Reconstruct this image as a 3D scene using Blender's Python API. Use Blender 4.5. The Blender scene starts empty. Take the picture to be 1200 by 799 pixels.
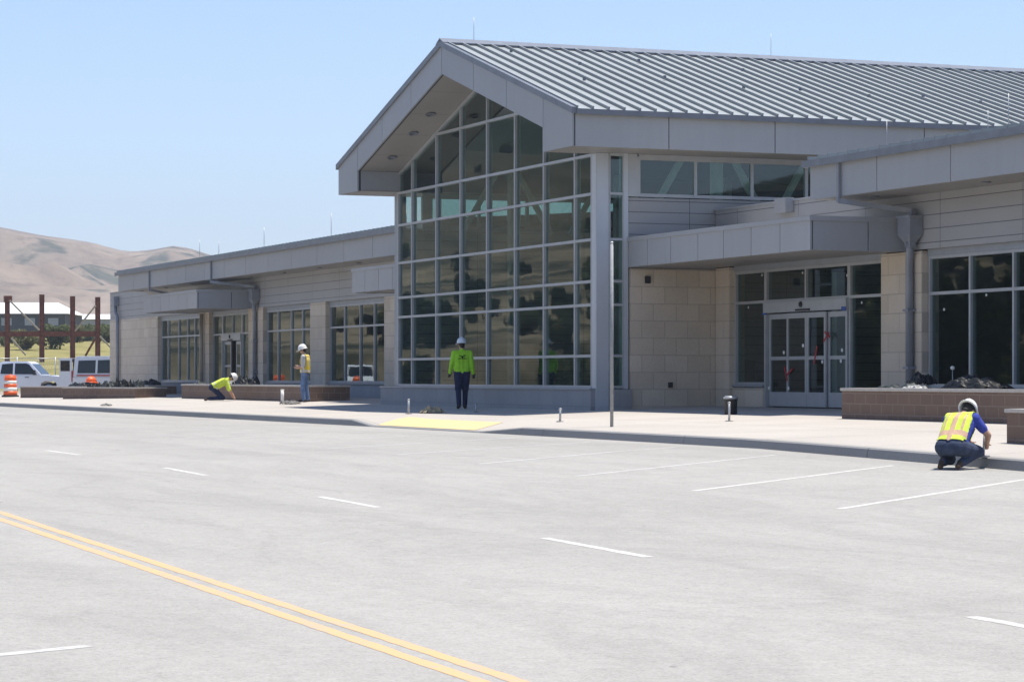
import bpy, bmesh, math, random
import numpy as np
from mathutils import Vector, Matrix, noise
from bpy_extras import mesh_utils

# ------------------------------------------------------------------ camera, sky, sun, exposure
sc = bpy.context.scene
COL = sc.collection
CZ = 0.72
cam_d = bpy.data.cameras.new('camera'); cam = bpy.data.objects.new('camera', cam_d); COL.objects.link(cam)
cam.location = (0, 0, CZ); cam.rotation_euler = (math.radians(90), 0, math.radians(68.08))
cam_d.sensor_width = 36; cam_d.lens = 90.5; cam_d.shift_y = 0.0346; cam_d.clip_start = 0.2; cam_d.clip_end = 20000
sc.camera = cam
SUN_EL = 77.0
w = bpy.data.worlds.new('World'); sc.world = w; w.use_nodes = True
wn = w.node_tree.nodes; wl = w.node_tree.links
sky = wn.new('ShaderNodeTexSky'); sky.sky_type = 'NISHITA'; sky.sun_disc = False
sky.sun_elevation = math.radians(SUN_EL); sky.sun_rotation = math.radians(0); sky.air_density = 1.0; sky.dust_density = 0.3; sky.ozone_density = 2.2
bg = wn['Background']; bg.inputs['Strength'].default_value = 0.10
tint = wn.new('ShaderNodeMix'); tint.data_type = 'RGBA'; tint.blend_type = 'MULTIPLY'; tint.inputs[0].default_value = 1
tint.inputs[7].default_value = (.96, .97, 1.06, 1)
wl.new(sky.outputs[0], tint.inputs[6]); wl.new(tint.outputs[2], bg.inputs['Color'])
sun_d = bpy.data.lights.new('sun', 'SUN'); sun = bpy.data.objects.new('sun', sun_d); COL.objects.link(sun)
sun_d.energy = 4.2; sun_d.angle = math.radians(0.5); sun_d.color = (1.0, 0.95, 0.87)
sun.rotation_euler = (-math.radians(90 - SUN_EL), 0, 0); sun.location = (0, 60, 200)
sc.view_settings.view_transform = 'Standard'; sc.view_settings.look = 'None'
sc.view_settings.exposure = 0.78; sc.view_settings.gamma = 1
sc.view_settings.use_curve_mapping = False
sc.render.engine = 'CYCLES'
sc.cycles.transparent_max_bounces = 16; sc.cycles.max_bounces = 8
RX, RY, VX, VY, FPX = .3733, .9277, -.9277, .3733, 3017.0

# ------------------------------------------------------------------ helpers
def tag(o, label=None, cat=None, group=None, kind=None):
    if label: o['label'] = label
    if cat: o['category'] = cat
    if group: o['group'] = group
    if kind: o['kind'] = kind
    return o

def empty(name, loc, label=None, cat=None, group=None, rz=0.0):
    o = bpy.data.objects.new(name, None); COL.objects.link(o); o.location = loc; o.rotation_euler = (0, 0, rz)
    o.empty_display_size = 0.3
    return tag(o, label, cat, group)

class MB:
    """collects shapes; build() links them as one mesh object"""
    def __init__(s): s.v = []; s.f = []; s.m = []; s.sm = []; s.mi = 0
    def add(s, vs, fs, smooth=False):
        o = len(s.v); s.v += [tuple(p) for p in vs]
        for f in fs: s.f.append(tuple(i + o for i in f)); s.m.append(s.mi); s.sm.append(smooth)
        return s
    def box(s, x0, x1, y0, y1, z0, z1):
        if x0 > x1: x0, x1 = x1, x0
        if y0 > y1: y0, y1 = y1, y0
        if z0 > z1: z0, z1 = z1, z0
        return s.add([(x0,y0,z0),(x1,y0,z0),(x1,y1,z0),(x0,y1,z0),(x0,y0,z1),(x1,y0,z1),(x1,y1,z1),(x0,y1,z1)],
                     [(0,3,2,1),(4,5,6,7),(0,1,5,4),(1,2,6,5),(2,3,7,6),(3,0,4,7)])
    def obox(s, c, ax, ay, az, M=None):
        c = Vector(c); ax, ay, az = Vector(ax), Vector(ay), Vector(az)
        P = [c + i*ax + j*ay + k*az for k in (-1,1) for (i,j) in ((-1,-1),(1,-1),(1,1),(-1,1))]
        return s.add(P, [(0,3,2,1),(4,5,6,7),(0,1,5,4),(1,2,6,5),(2,3,7,6),(3,0,4,7)])
    def bar(s, p, q, a, b=None):
        """rectangular bar from p to q, a wide, b high"""
        b = b or a; p, q = Vector(p), Vector(q); d = (q - p); L = d.length
        if L < 1e-6: return s
        d /= L; up = Vector((0,0,1)) if abs(d.z) < .95 else Vector((1,0,0))
        sd = d.cross(up).normalized(); u = sd.cross(d)
        return s.obox((p+q)/2, d*L/2, sd*a/2, u*b/2)
    def tube(s, pts, r, n=10, caps=True, r2=None):
        pts = [Vector(p) for p in pts]; rings = []; o = len(s.v); N = len(pts)
        ref = None
        for i, p in enumerate(pts):
            d = (pts[min(i+1,N-1)] - pts[max(i-1,0)]).normalized()
            if ref is None: ref = Vector((0,0,1)) if abs(d.z) < .9 else Vector((1,0,0))
            sd = d.cross(ref).normalized(); u = sd.cross(d); ref = u
            rr = r if r2 is None else r + (r2-r)*i/(N-1)
            for k in range(n):
                a = 2*math.pi*k/n; s.v.append(tuple(p + sd*math.cos(a)*rr + u*math.sin(a)*rr))
        for i in range(N-1):
            for k in range(n):
                a, b = o+i*n+k, o+i*n+(k+1)%n
                s.f.append((a, b, b+n, a+n)); s.m.append(s.mi); s.sm.append(True)
        if caps:
            s.f.append(tuple(o+k for k in range(n))[::-1]); s.m.append(s.mi); s.sm.append(False)
            s.f.append(tuple(o+(N-1)*n+k for k in range(n))); s.m.append(s.mi); s.sm.append(False)
        return s
    def lathe(s, prof, c=(0,0,0), n=24, axis='z'):
        o = len(s.v)
        for (r, z) in prof:
            for k in range(n):
                a = 2*math.pi*k/n; x, y = r*math.cos(a), r*math.sin(a)
                p = (x, y, z) if axis == 'z' else (z, x, y) if axis == 'x' else (y, z, x)
                s.v.append((c[0]+p[0], c[1]+p[1], c[2]+p[2]))
        for i in range(len(prof)-1):
            for k in range(n):
                a, b = o+i*n+k, o+i*n+(k+1)%n
                s.f.append((a, b, b+n, a+n)); s.m.append(s.mi); s.sm.append(True)
        s.f.append(tuple(o+k for k in range(n))[::-1]); s.m.append(s.mi); s.sm.append(False)
        L = len(prof)-1
        s.f.append(tuple(o+L*n+k for k in range(n))); s.m.append(s.mi); s.sm.append(False)
        return s
    def prism(s, poly, y0, y1, plane='xz'):
        """polygon in xz extruded along y (or yz along x, xy along z)"""
        n = len(poly)
        def P(a, b, t): return (a,t,b) if plane=='xz' else (t,a,b) if plane=='yz' else (a,b,t)
        vs = [P(a,b,y0) for a,b in poly] + [P(a,b,y1) for a,b in poly]
        fs = [tuple(range(n)), tuple(range(2*n-1,n-1,-1))] + [(i, i+n, (i+1)%n+n, (i+1)%n) for i in range(n)]
        return s.add(vs, fs)
    def build(s, name, mat, parent=None, bevel=0, loc=None, subd=0, tri=False):
        me = bpy.data.meshes.new(name)
        off = Vector((0,0,0))
        if parent is not None and loc is None: off = WLOC(parent)
        elif loc is not None: off = Vector(loc)
        me.from_pydata([(x-off.x, y-off.y, z-off.z) for x,y,z in s.v], [], s.f)
        mats = mat if isinstance(mat, (list,tuple)) else [mat]
        for m_ in mats: me.materials.append(m_)
        for p, i, sm in zip(me.polygons, s.m, s.sm): p.material_index = i; p.use_smooth = sm
        bm = bmesh.new(); bm.from_mesh(me); bmesh.ops.recalc_face_normals(bm, faces=bm.faces)
        if bevel:
            es = [e for e in bm.edges if len(e.link_faces)==2 and e.calc_face_angle(0) > .6]
            bmesh.ops.bevel(bm, geom=es, offset=bevel, segments=2, affect='EDGES', clamp_overlap=True)
        bm.to_mesh(me); bm.free(); me.update()
        o = bpy.data.objects.new(name, me); COL.objects.link(o)
        if parent is not None: o.parent = parent
        if loc is not None and parent is None: o.location = off
        return o

def WLOC(o):
    v = Vector((0,0,0))
    while o is not None: v += Vector(o.location); o = o.parent
    return v

def copy_tree(o, parent=None):
    c = o.copy(); COL.objects.link(c); c.parent = parent
    for ch in list(o.children): copy_tree(ch, c)
    return c

# ------------------------------------------------------------------ materials
class NT:
    def __init__(s, name):
        s.mat = bpy.data.materials.new(name); s.mat.use_nodes = True
        s.t = s.mat.node_tree; s.n = s.t.nodes; s.l = s.t.links
        s.b = s.n['Principled BSDF']; s.out = s.n['Material Output']
    def node(s, typ, **kw):
        nd = s.n.new(typ)
        for k, v in kw.items(): setattr(nd, k, v)
        return nd
    def link(s, a, b): s.l.new(a, b)
    def pos(s, kind='Object'):
        tc = s.node('ShaderNodeTexCoord'); return tc.outputs[kind]
    def geo(s): return s.node('ShaderNodeNewGeometry').outputs['Position']
    def noise(s, scale, detail=4, rough=.55, vec=None, stretch=None, dist=0):
        nz = s.node('ShaderNodeTexNoise'); nz.inputs['Scale'].default_value = scale
        nz.inputs['Detail'].default_value = detail; nz.inputs['Roughness'].default_value = rough
        nz.inputs['Distortion'].default_value = dist
        v = vec if vec is not None else s.geo()
        if stretch:
            mp = s.node('ShaderNodeMapping'); mp.inputs['Scale'].default_value = stretch; s.link(v, mp.inputs['Vector']); v = mp.outputs[0]
        s.link(v, nz.inputs['Vector']); return nz.outputs['Fac']
    def ramp(s, fac, stops, interp='LINEAR'):
        r = s.node('ShaderNodeValToRGB'); r.color_ramp.interpolation = interp
        els = r.color_ramp.elements
        while len(els) < len(stops): els.new(.5)
        for e, (p, c) in zip(els, stops):
            e.position = p; e.color = (c, c, c, 1) if not isinstance(c, tuple) else (*c[:3], 1)
        s.link(fac, r.inputs['Fac']); return r.outputs['Color']
    def mix(s, fac, a, b, mode='MIX'):
        m = s.node('ShaderNodeMix', data_type='RGBA', blend_type=mode)
        for sock, val in ((m.inputs[0], fac), (m.inputs[6], a), (m.inputs[7], b)):
            if hasattr(val, 'is_linked') or isinstance(val, bpy.types.NodeSocket): s.link(val, sock)
            elif isinstance(val, tuple): sock.default_value = (*val[:3], 1)
            else: sock.default_value = val
        return m.outputs[2]
    def math(s, op, a, b=None, clamp=False):
        m = s.node('ShaderNodeMath', operation=op, use_clamp=clamp)
        for i, v in enumerate((a, b)):
            if v is None: continue
            if isinstance(v, bpy.types.NodeSocket): s.link(v, m.inputs[i])
            else: m.inputs[i].default_value = v
        return m.outputs[0]
    def bump(s, h, strength=.3, dist=.02):
        b = s.node('ShaderNodeBump'); b.inputs['Strength'].default_value = strength; b.inputs['Distance'].default_value = dist
        s.link(h, b.inputs['Height']); s.link(b.outputs[0], s.b.inputs['Normal'])
    def set(s, col=None, rough=.5, metal=0, spec=.5):
        if col is not None:
            if isinstance(col, bpy.types.NodeSocket): s.link(col, s.b.inputs['Base Color'])
            else: s.b.inputs['Base Color'].default_value = (*col[:3], 1)
        if isinstance(rough, bpy.types.NodeSocket): s.link(rough, s.b.inputs['Roughness'])
        else: s.b.inputs['Roughness'].default_value = rough
        s.b.inputs['Metallic'].default_value = metal
        s.b.inputs['Specular IOR Level'].default_value = spec
        return s.mat

def simple(name, col, rough=.5, metal=0, var=.12, scale=3.0, spec=.5):
    t = NT(name); f = t.noise(scale, 3)
    hi = tuple(min(1, c*(1+var)) for c in col); lo = tuple(c*(1-var) for c in col)
    return t.set(t.ramp(f, [(.3, lo), (.7, hi)]), rough, metal, spec)

def metal_panel(name, col, rough=.45, metal=.0):
    t = NT(name)
    f = t.noise(.35, 2); g = t.noise(6, 4, stretch=(1,1,.15))
    c = t.mix(.5, t.ramp(f, [(.35, tuple(k*.94 for k in col)), (.65, tuple(k*1.05 for k in col))]),
              t.ramp(g, [(.3, tuple(k*.93 for k in col)), (.7, tuple(k*1.04 for k in col))]))
    gi = t.node('ShaderNodeNewGeometry'); c = t.mix(.6, c, t.ramp(gi.outputs['Random Per Island'], [(0,.86),(1,1.0)]), 'MULTIPLY')
    t.bump(t.noise(1.1, 3), .16, .03)
    return t.set(c, rough, metal)

def stripes(name, col, axis, pitch, wd, off=0, joint=None, vpitch=None, rough=.45):
    """horizontal reveals every pitch along an axis of object-space position, plus optional upright joints"""
    t = NT(name); g = t.geo(); sp = t.node('ShaderNodeSeparateXYZ'); t.link(g, sp.inputs[0])
    def line(out, pitch, wd, off):
        a = t.math('MODULO', t.math('ADD', out, 1000*pitch - off), pitch)
        return t.math('LESS_THAN', a, wd)
    m = line(sp.outputs['Z'], pitch, wd, off)
    if vpitch: m = t.math('MAXIMUM', m, line(sp.outputs[axis], vpitch, wd, 0))
    f = t.noise(.5, 3)
    base = t.ramp(f, [(.3, tuple(k*.94 for k in col)), (.7, tuple(k*1.05 for k in col))])
    c = t.mix(m, base, joint or tuple(k*.3 for k in col))
    t.bump(t.math('SUBTRACT', 1.0, m), .5, .01)
    return t.set(c, rough)

def masonry(name, cols, axis, bw, bh, mortar, mcol, rough=.85, bumpk=.3, off=.5, fine=40):
    t = NT(name); g = t.geo(); sp = t.node('ShaderNodeSeparateXYZ'); t.link(g, sp.inputs[0])
    cb = t.node('ShaderNodeCombineXYZ'); t.link(sp.outputs[axis], cb.inputs[0]); t.link(sp.outputs['Z'], cb.inputs[1])
    br = t.node('ShaderNodeTexBrick'); t.link(cb.outputs[0], br.inputs['Vector'])
    br.offset = off; br.squash = 1
    br.inputs['Scale'].default_value = 1; br.inputs['Brick Width'].default_value = bw; br.inputs['Row Height'].default_value = bh
    br.inputs['Mortar Size'].default_value = mortar; br.inputs['Mortar Smooth'].default_value = .1; br.inputs['Bias'].default_value = 0
    br.inputs['Color1'].default_value = (*cols[0],1); br.inputs['Color2'].default_value = (*cols[1],1); br.inputs['Mortar'].default_value = (*mcol,1)
    f = t.noise(fine, 5, .65); f2 = t.noise(1.3, 3)
    c = t.mix(.35, br.outputs['Color'], t.ramp(f, [(.3,.5),(.7,1.0)]), 'MULTIPLY')
    c = t.mix(.25, c, t.ramp(f2, [(.3,.6),(.7,1.0)]), 'MULTIPLY')
    h = t.math('ADD', t.math('MULTIPLY', t.math('SUBTRACT', 1.0, br.outputs['Fac']), 1.0), t.math('MULTIPLY', f, .4))
    t.bump(h, bumpk, .015)
    return t.set(c, rough, 0, .3)

M = {}
PANEL = (.315, .325, .34)
M['panel'] = metal_panel('grey_metal_panel', PANEL, .42)
M['panel_lit'] = metal_panel('lit_side_grey_panel', (.345, .35, .355), .45)  # same grey panels; the right side's brighter light is put into the colour
M['trim'] = simple('dark_grey_trim', (.16, .175, .20), .4)
M['joint'] = simple('dark_joint', (.045, .047, .052), .8)
M['roof'] = metal_panel('silver_standing_seam', (.35, .375, .37), .4, .15)
M['seam'] = metal_panel('shaded_seam_metal', (.25, .268, .272), .5, .1)  # darker than the roof sheet: shade on the rib sides put into colour
M['alu'] = simple('clear_anodised_aluminium', (.40, .415, .43), .38, .25, .06)
M['alu_dark'] = simple('grey_aluminium', (.30, .32, .345), .4, .2, .06)
M['post'] = metal_panel('corner_post_metal', (.50, .53, .57), .35, .2)
M['soffit'] = stripes('soffit_panel', (.30, .285, .265), 'X', 5000, .01, 0, None, 1.5)
M['siding_x'] = stripes('grey_lap_siding', (.325, .325, .325), 'X', .285, .016, .06, (.10,.10,.11), 3.05)
M['siding_y'] = stripes('grey_lap_siding_return', (.325, .325, .325), 'Y', .27, .016, .06, (.10,.10,.11), 3.4)
STC = ((.66,.58,.475), (.59,.51,.41))
M['stone_x'] = masonry('pale_stone_block', STC, 'X', .92, .41, .012, (.47,.41,.335))
M['stone_y'] = masonry('pale_stone_block_return', STC, 'Y', .61, .41, .011, (.47,.41,.335))
M['stone_grey'] = masonry('grey_stone_base', ((.36,.36,.365),(.34,.34,.345)), 'X', .92, .41, .008, (.28,.28,.285))
M['stone_grey_y'] = masonry('grey_stone_base_return', ((.36,.36,.365),(.34,.34,.345)), 'Y', .92, .41, .008, (.28,.28,.285))
M['cap'] = simple('pale_concrete_cap', (.46,.43,.39), .85, 0, .1, 9)
BRC = ((.225,.155,.118),(.195,.135,.105))
M['block_x'] = masonry('brown_split_block', BRC, 'X', .40, .20, .012, (.27,.205,.165), .95, .6)
M['block_y'] = masonry('brown_split_block_end', BRC, 'Y', .40, .20, .012, (.27,.205,.165), .95, .6)
M['soil'] = simple('dry_soil', (.16,.12,.085), .95, 0, .4, 12)
M['inwall'] = simple('interior_wall', (.20,.20,.19), .8)
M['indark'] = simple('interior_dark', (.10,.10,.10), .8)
M['infloor'] = simple('interior_floor', (.10,.095,.09), .5)
M['insteel'] = simple('white_interior_steel', (.6,.6,.58), .6)
M['black'] = simple('matt_black', (.02,.02,.022), .6)
M['rubber'] = simple('tyre_rubber', (.025,.025,.026), .85)
M['galv'] = simple('galvanised_steel', (.42,.43,.44), .45, .5, .15, 14)
M['polegrey'] = simple('weathered_zinc_post', (.27,.28,.29), .6, .1, .15, 14)
M['down'] = simple('grey_painted_pipe', (.22,.235,.265), .4)
M['downtan'] = simple('tan_painted_pipe', (.30,.27,.23), .5)
M['rust'] = simple('rusty_steel', (.17,.058,.038), .8, .1, .4, 4)
M['braceb'] = simple('tan_primed_brace', (.42,.36,.28), .7)
M['white'] = simple('white_vehicle_paint', (.72,.74,.77), .25, 0, .03)
M['silver'] = simple('silver_vehicle_paint', (.72,.75,.82), .28, .1, .03)
M['vglass'] = simple('vehicle_glass', (.015,.018,.02), .06, 0, .1)
M['red'] = simple('red_plastic', (.45,.03,.03), .35)
M['redtape'] = simple('red_tape', (.36,.02,.025), .5)
M['bluetape'] = simple('blue_tape', (.03,.08,.30), .6)
M['paper'] = simple('white_sticker', (.75,.75,.72), .7)
M['orange'] = simple('orange_plastic', (.80,.12,.025), .45, 0, .1)
M['whiteband'] = simple('reflective_white', (.75,.72,.68), .4)
M['tarp'] = simple('black_plastic_sheet', (.008,.0085,.009), .5, 0, .4, 6, .25)
M['tarpg'] = simple('grey_green_plastic_sheet', (.045,.052,.05), .5, 0, .5, 6, .3)
M['tarpw'] = simple('pale_plastic_scrap', (.36,.36,.35), .5, 0, .4, 6)
M['rubble'] = simple('sandy_rubble', (.34,.28,.18), .95, 0, .4, 20)
M['rubbled'] = simple('dark_rubble', (.15,.14,.13), .95, 0, .4, 20)
M['bark'] = simple('bark', (.09,.065,.045), .95, 0, .3, 8)
M['dkwall'] = simple('dark_slate_wall', (.075,.078,.088), .8)
M['palewall'] = simple('pale_blue_grey_wall', (.34,.36,.40), .8)
M['whiteroof'] = simple('white_metal_roof', (.72,.73,.74), .5, 0, .05)

def leaf_mat(name, a, b):
    t = NT(name); c = t.ramp(t.noise(1.1, 3), [(.3, a), (.7, b)])
    t.set(c, .75, 0, .2)
    tr = t.node('ShaderNodeBsdfTranslucent'); t.link(c, tr.inputs['Color'])
    mx = t.node('ShaderNodeMixShader'); mx.inputs[0].default_value = .42; t.link(t.b.outputs[0], mx.inputs[1]); t.link(tr.outputs[0], mx.inputs[2]); t.link(mx.outputs[0], t.out.inputs['Surface'])
    return t.mat
M['leaf'] = leaf_mat('olive_foliage', (.10,.12,.05), (.18,.195,.085))
M['leafd'] = leaf_mat('dark_foliage', (.022,.034,.018), (.05,.065,.03))
M['leafy'] = leaf_mat('dry_green_foliage', (.13,.135,.055), (.21,.20,.09))

def asphalt():
    t = NT('pale_worn_asphalt'); g = t.geo()
    fine = t.noise(46, 6, .8); mid = t.noise(5.5, 6, .75); big = t.noise(.10, 4, .6)
    streak = t.noise(.5, 6, .65, stretch=(.12, 1.5, 1), dist=.6)
    arc = t.noise(.22, 5, .6, stretch=(.5, 1.1, 1), dist=1.6)
    stain = t.noise(.42, 4, .65, dist=.8)
    c = t.ramp(fine, [(.25, (.205,.196,.175)), (.42, (.33,.317,.290)), (.58, (.382,.368,.338)), (.75, (.51,.492,.453))])
    c = t.mix(.38, c, t.ramp(mid, [(.32,.74),(.6,1.0)]), 'MULTIPLY')
    c = t.mix(.6, c, t.ramp(t.noise(17, 5, .8), [(.32,.72),(.5,1.0)]), 'MULTIPLY')
    c = t.mix(.5, c, t.ramp(streak, [(.36,.84),(.56,1.0)]), 'MULTIPLY')
    c = t.mix(.7, c, t.ramp(arc, [(.42,1.0),(.475,.9),(.53,1.0)]), 'MULTIPLY')
    c = t.mix(.6, c, t.ramp(big, [(.35,.88),(.65,1.0)]), 'MULTIPLY')
    c = t.mix(.45, c, t.ramp(stain, [(.26,.66),(.34,1.0)]), 'MULTIPLY')
    # drips and loose grit: sparse dark spots of uneven size
    for sc_, lim, dk in ((.55, .035, .35), (1.6, .05, .5)):
        v = t.node('ShaderNodeTexVoronoi'); v.inputs['Scale'].default_value = sc_; t.link(g, v.inputs['Vector'])
        wv = t.node('ShaderNodeSeparateColor'); t.link(v.outputs['Color'], wv.inputs[0])
        rad = t.math('MULTIPLY', t.math('POWER', wv.outputs[0], 3.0), lim)
        spot = t.math('LESS_THAN', t.math('SUBTRACT', v.outputs['Distance'], t.math('MULTIPLY', t.math('SUBTRACT', mid, .5), lim)), rad)
        c = t.mix(t.math('MULTIPLY', spot, .8), c, (dk*.3, dk*.29, dk*.27))
    t.bump(t.noise(90, 4, .7), .5, .008)
    return t.set(c, .9, 0, .25)
M['asphalt'] = asphalt()
def concrete(name, col, pitch=None, rough=.85):
    t = NT(name); fine = t.noise(30, 5, .7); big = t.noise(.35, 4, .6, dist=.5)
    c = t.ramp(fine, [(.3, tuple(k*.9 for k in col)), (.7, tuple(k*1.06 for k in col))])
    c = t.mix(.7, c, t.ramp(big, [(.32,.86),(.62,1.0)]), 'MULTIPLY')
    if pitch:
        g = t.geo(); sp = t.node('ShaderNodeSeparateXYZ'); t.link(g, sp.inputs[0])
        m = None
        for ax, off in (('X', 0), ('Y', 18.9)):
            a = t.math('MODULO', t.math('ADD', sp.outputs[ax], 1000*pitch-off), pitch)
            q = t.math('LESS_THAN', a, .03); m = q if m is None else t.math('MAXIMUM', m, q)
        c = t.mix(t.math('MULTIPLY', m, .75), c, tuple(k*.45 for k in col))
        # slabs differ a little in tone
        sn = t.node('ShaderNodeVectorMath', operation='SNAP'); sn.inputs[1].default_value = (pitch, pitch, 50); t.link(g, sn.inputs[0])
        wn_ = t.node('ShaderNodeTexWhiteNoise'); t.link(sn.outputs[0], wn_.inputs['Vector'])
        c = t.mix(.5, c, t.ramp(wn_.outputs['Value'], [(0,.9),(1,1.0)]), 'MULTIPLY')
    t.bump(fine, .2, .004)
    return t.set(c, rough, 0, .3)
M['walk'] = concrete('new_concrete_pavement', (.44,.405,.36), 3.0)
M['kerb'] = concrete('kerb_concrete', (.29,.285,.275))
def paint(name, col, wear=.45, under=(.33,.315,.286)):
    t = NT(name); n = t.noise(9, 5, .7); m = t.noise(.7, 3)
    k = t.math('MULTIPLY', t.ramp(n, [(.38,0.0),(.6,1.0)]), 1.0)
    k = t.math('ADD', k, t.ramp(m, [(.35,.0),(.7,.5)]), True)
    c = t.mix(t.math('MULTIPLY', t.math('SUBTRACT', 1.0, k), wear), col, under)
    return t.set(c, .8, 0, .3)
M['wpaint'] = paint('worn_white_paint', (.52,.505,.47), .85)
M['wpaint2'] = paint('faded_white_paint', (.46,.45,.43), .9)
M['ypaint'] = paint('yellow_road_paint', (.56,.355,.18), .75)
def tactile():
    t = NT('yellow_tactile_paving'); g = t.geo()
    mp = t.node('ShaderNodeMapping'); mp.inputs['Scale'].default_value = (16,16,16); t.link(g, mp.inputs[0])
    v = t.node('ShaderNodeTexVoronoi'); v.inputs['Randomness'].default_value = 0; v.inputs['Scale'].default_value = 1; t.link(mp.outputs[0], v.inputs['Vector'])
    c = t.ramp(t.noise(3,4), [(.3,(.54,.41,.20)),(.7,(.63,.49,.25))])
    t.bump(t.ramp(v.outputs['Distance'], [(.2,1.0),(.4,0.0)]), .3, .01)
    return t.set(c, .8)
M['tactile'] = tactile()

def glass(name, tint=(.66,.77,.74), refl=1.12, wav=.035):
    t = NT(name); t.n.remove(t.b)
    bmp = t.node('ShaderNodeBump'); bmp.inputs['Strength'].default_value = wav; bmp.inputs['Distance'].default_value = .03
    t.link(t.noise(.9, 2, vec=t.geo()), bmp.inputs['Height'])
    gl = t.node('ShaderNodeBsdfGlossy'); gl.inputs['Roughness'].default_value = .015; gl.inputs['Color'].default_value = (.78,.86,.86,1)
    t.link(bmp.outputs[0], gl.inputs['Normal'])
    tr = t.node('ShaderNodeBsdfTransparent'); tr.inputs['Color'].default_value = (*tint,1)
    fr = t.node('ShaderNodeFresnel'); fr.inputs['IOR'].default_value = 1.7
    gb = t.node('ShaderNodeNewGeometry')
    fac = t.math('ADD', t.math('MULTIPLY', fr.outputs[0], refl), .03, True)
    fac = t.math('MULTIPLY', fac, t.math('SUBTRACT', 1.0, gb.outputs['Backfacing']))
    mx = t.node('ShaderNodeMixShader'); t.link(fac, mx.inputs[0]); t.link(tr.outputs[0], mx.inputs[1]); t.link(gl.outputs[0], mx.inputs[2])
    t.link(mx.outputs[0], t.out.inputs['Surface']); return t.mat
M['glass'] = glass('tinted_glazing')

def terrain_mat():
    t = NT('dry_hill_grass'); g = t.geo()
    ln = t.node('ShaderNodeVectorMath', operation='LENGTH'); t.link(g, ln.inputs[0]); r = ln.outputs['Value']
    sp = t.node('ShaderNodeSeparateXYZ'); t.link(g, sp.inputs[0])
    nb = t.noise(.0042, 4, .55); nm = t.noise(.017, 5, .62, dist=.6); nf = t.noise(.35, 5, .7); nh = t.noise(.05, 4, .65)
    dry = t.ramp(nm, [(.28,(.14,.108,.08)), (.45,(.235,.18,.13)), (.6,(.295,.23,.168)), (.75,(.35,.28,.21))])
    dry = t.mix(.5, dry, t.ramp(nh, [(.3,.62),(.6,1.0)]), 'MULTIPLY')
    dry = t.mix(.5, dry, t.ramp(t.noise(.13, 4, .7), [(.34,.5),(.46,1.0)]), 'MULTIPLY')
    k = t.math('ADD', t.math('MULTIPLY', nb, .55), t.math('MULTIPLY', nm, .45))
    tree = t.ramp(k, [(.54, 0.0), (.59, .85)])
    opp = t.math('DIVIDE', t.math('SUBTRACT', -60.0, sp.outputs['Y']), 160.0, True)
    rgt = t.math('DIVIDE', t.math('SUBTRACT', sp.outputs['X'], 100.0), 200.0, True)
    opp = t.math('MAXIMUM', opp, rgt)
    wood = t.ramp(t.math('ADD', t.math('MULTIPLY', nm, .6), t.math('MULTIPLY', nh, .4)), [(.37, 0.0), (.45, 1.0)])
    tree = t.math('MAXIMUM', tree, t.math('MULTIPLY', wood, opp))
    dry = t.mix(t.math('MULTIPLY', opp, .5), dry, (.09,.075,.05))
    hill = t.mix(tree, dry, t.ramp(nh, [(.3,(.022,.032,.02)),(.7,(.055,.065,.035))]))
    field = t.ramp(nf, [(.3,(.125,.12,.04)), (.5,(.225,.20,.075)), (.72,(.33,.28,.125))])
    dirt = t.ramp(t.noise(.06,5,.65), [(.36,(.03,.034,.02)), (.45,(.10,.085,.055)), (.55,(.20,.16,.105)), (.7,(.29,.235,.16))])
    field = t.mix(t.math('DIVIDE', t.math('SUBTRACT', 20.0, sp.outputs['Y']), 20.0, True), field, dirt)
    near = t.ramp(nf, [(.3,(.24,.21,.17)), (.7,(.36,.33,.28))])
    k1 = t.math('DIVIDE', t.math('SUBTRACT', r, 420.0), 250.0, True)
    k0 = t.math('DIVIDE', t.math('SUBTRACT', r, 150.0), 12.0, True)
    c = t.mix(k0, near, t.mix(k1, field, hill))
    return t.set(c, .95, 0, .1)
M['terrain'] = terrain_mat()

# ------------------------------------------------------------------ ground heights
def lerpt(t, x):
    for (a, b), (c, d) in zip(t, t[1:]):
        if x <= c: return b + (d-b)*max(0, (x-a)/(c-a))
    return t[-1][1] + (x-t[-1][0])*(t[-1][1]-t[-2][1])/(t[-1][0]-t[-2][0])
GT = [(-99,-.43),(-58,-.41),(-42,-.405),(-36,-.41),(-28.6,-.51),(0,-.87)]
KY = 18.66
def kz(X): return lerpt(GT, X)
RAMP = [(-56.3,1),(-54.9,0),(-48.1,0),(-45.9,1)]
def ramp_k(X): return lerpt([(-200,1)]+RAMP+[(100,1)], X)
def lot_z(X, Y): return kz(X) - .01*(KY-Y)
def walk_z(X, Y, dip=True):
    k = kz(X) + .14
    t = min(1, max(0, (Y-KY)/(27.6-KY))); z = k + (0-k)*t
    if dip:
        d = (1-ramp_k(X))*.125*max(0, 1-(Y-KY)/2.0); z -= d
    return z

def sheet(xs, ys, zf, name, mat, skirt=0):
    vs = [(x, y, zf(x, y)) for y in ys for x in xs]; n = len(xs)
    fs = [(j*n+i, j*n+i+1, (j+1)*n+i+1, (j+1)*n+i) for j in range(len(ys)-1) for i in range(n-1)]
    return MB().add(vs, fs).build(name, mat)

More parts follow.
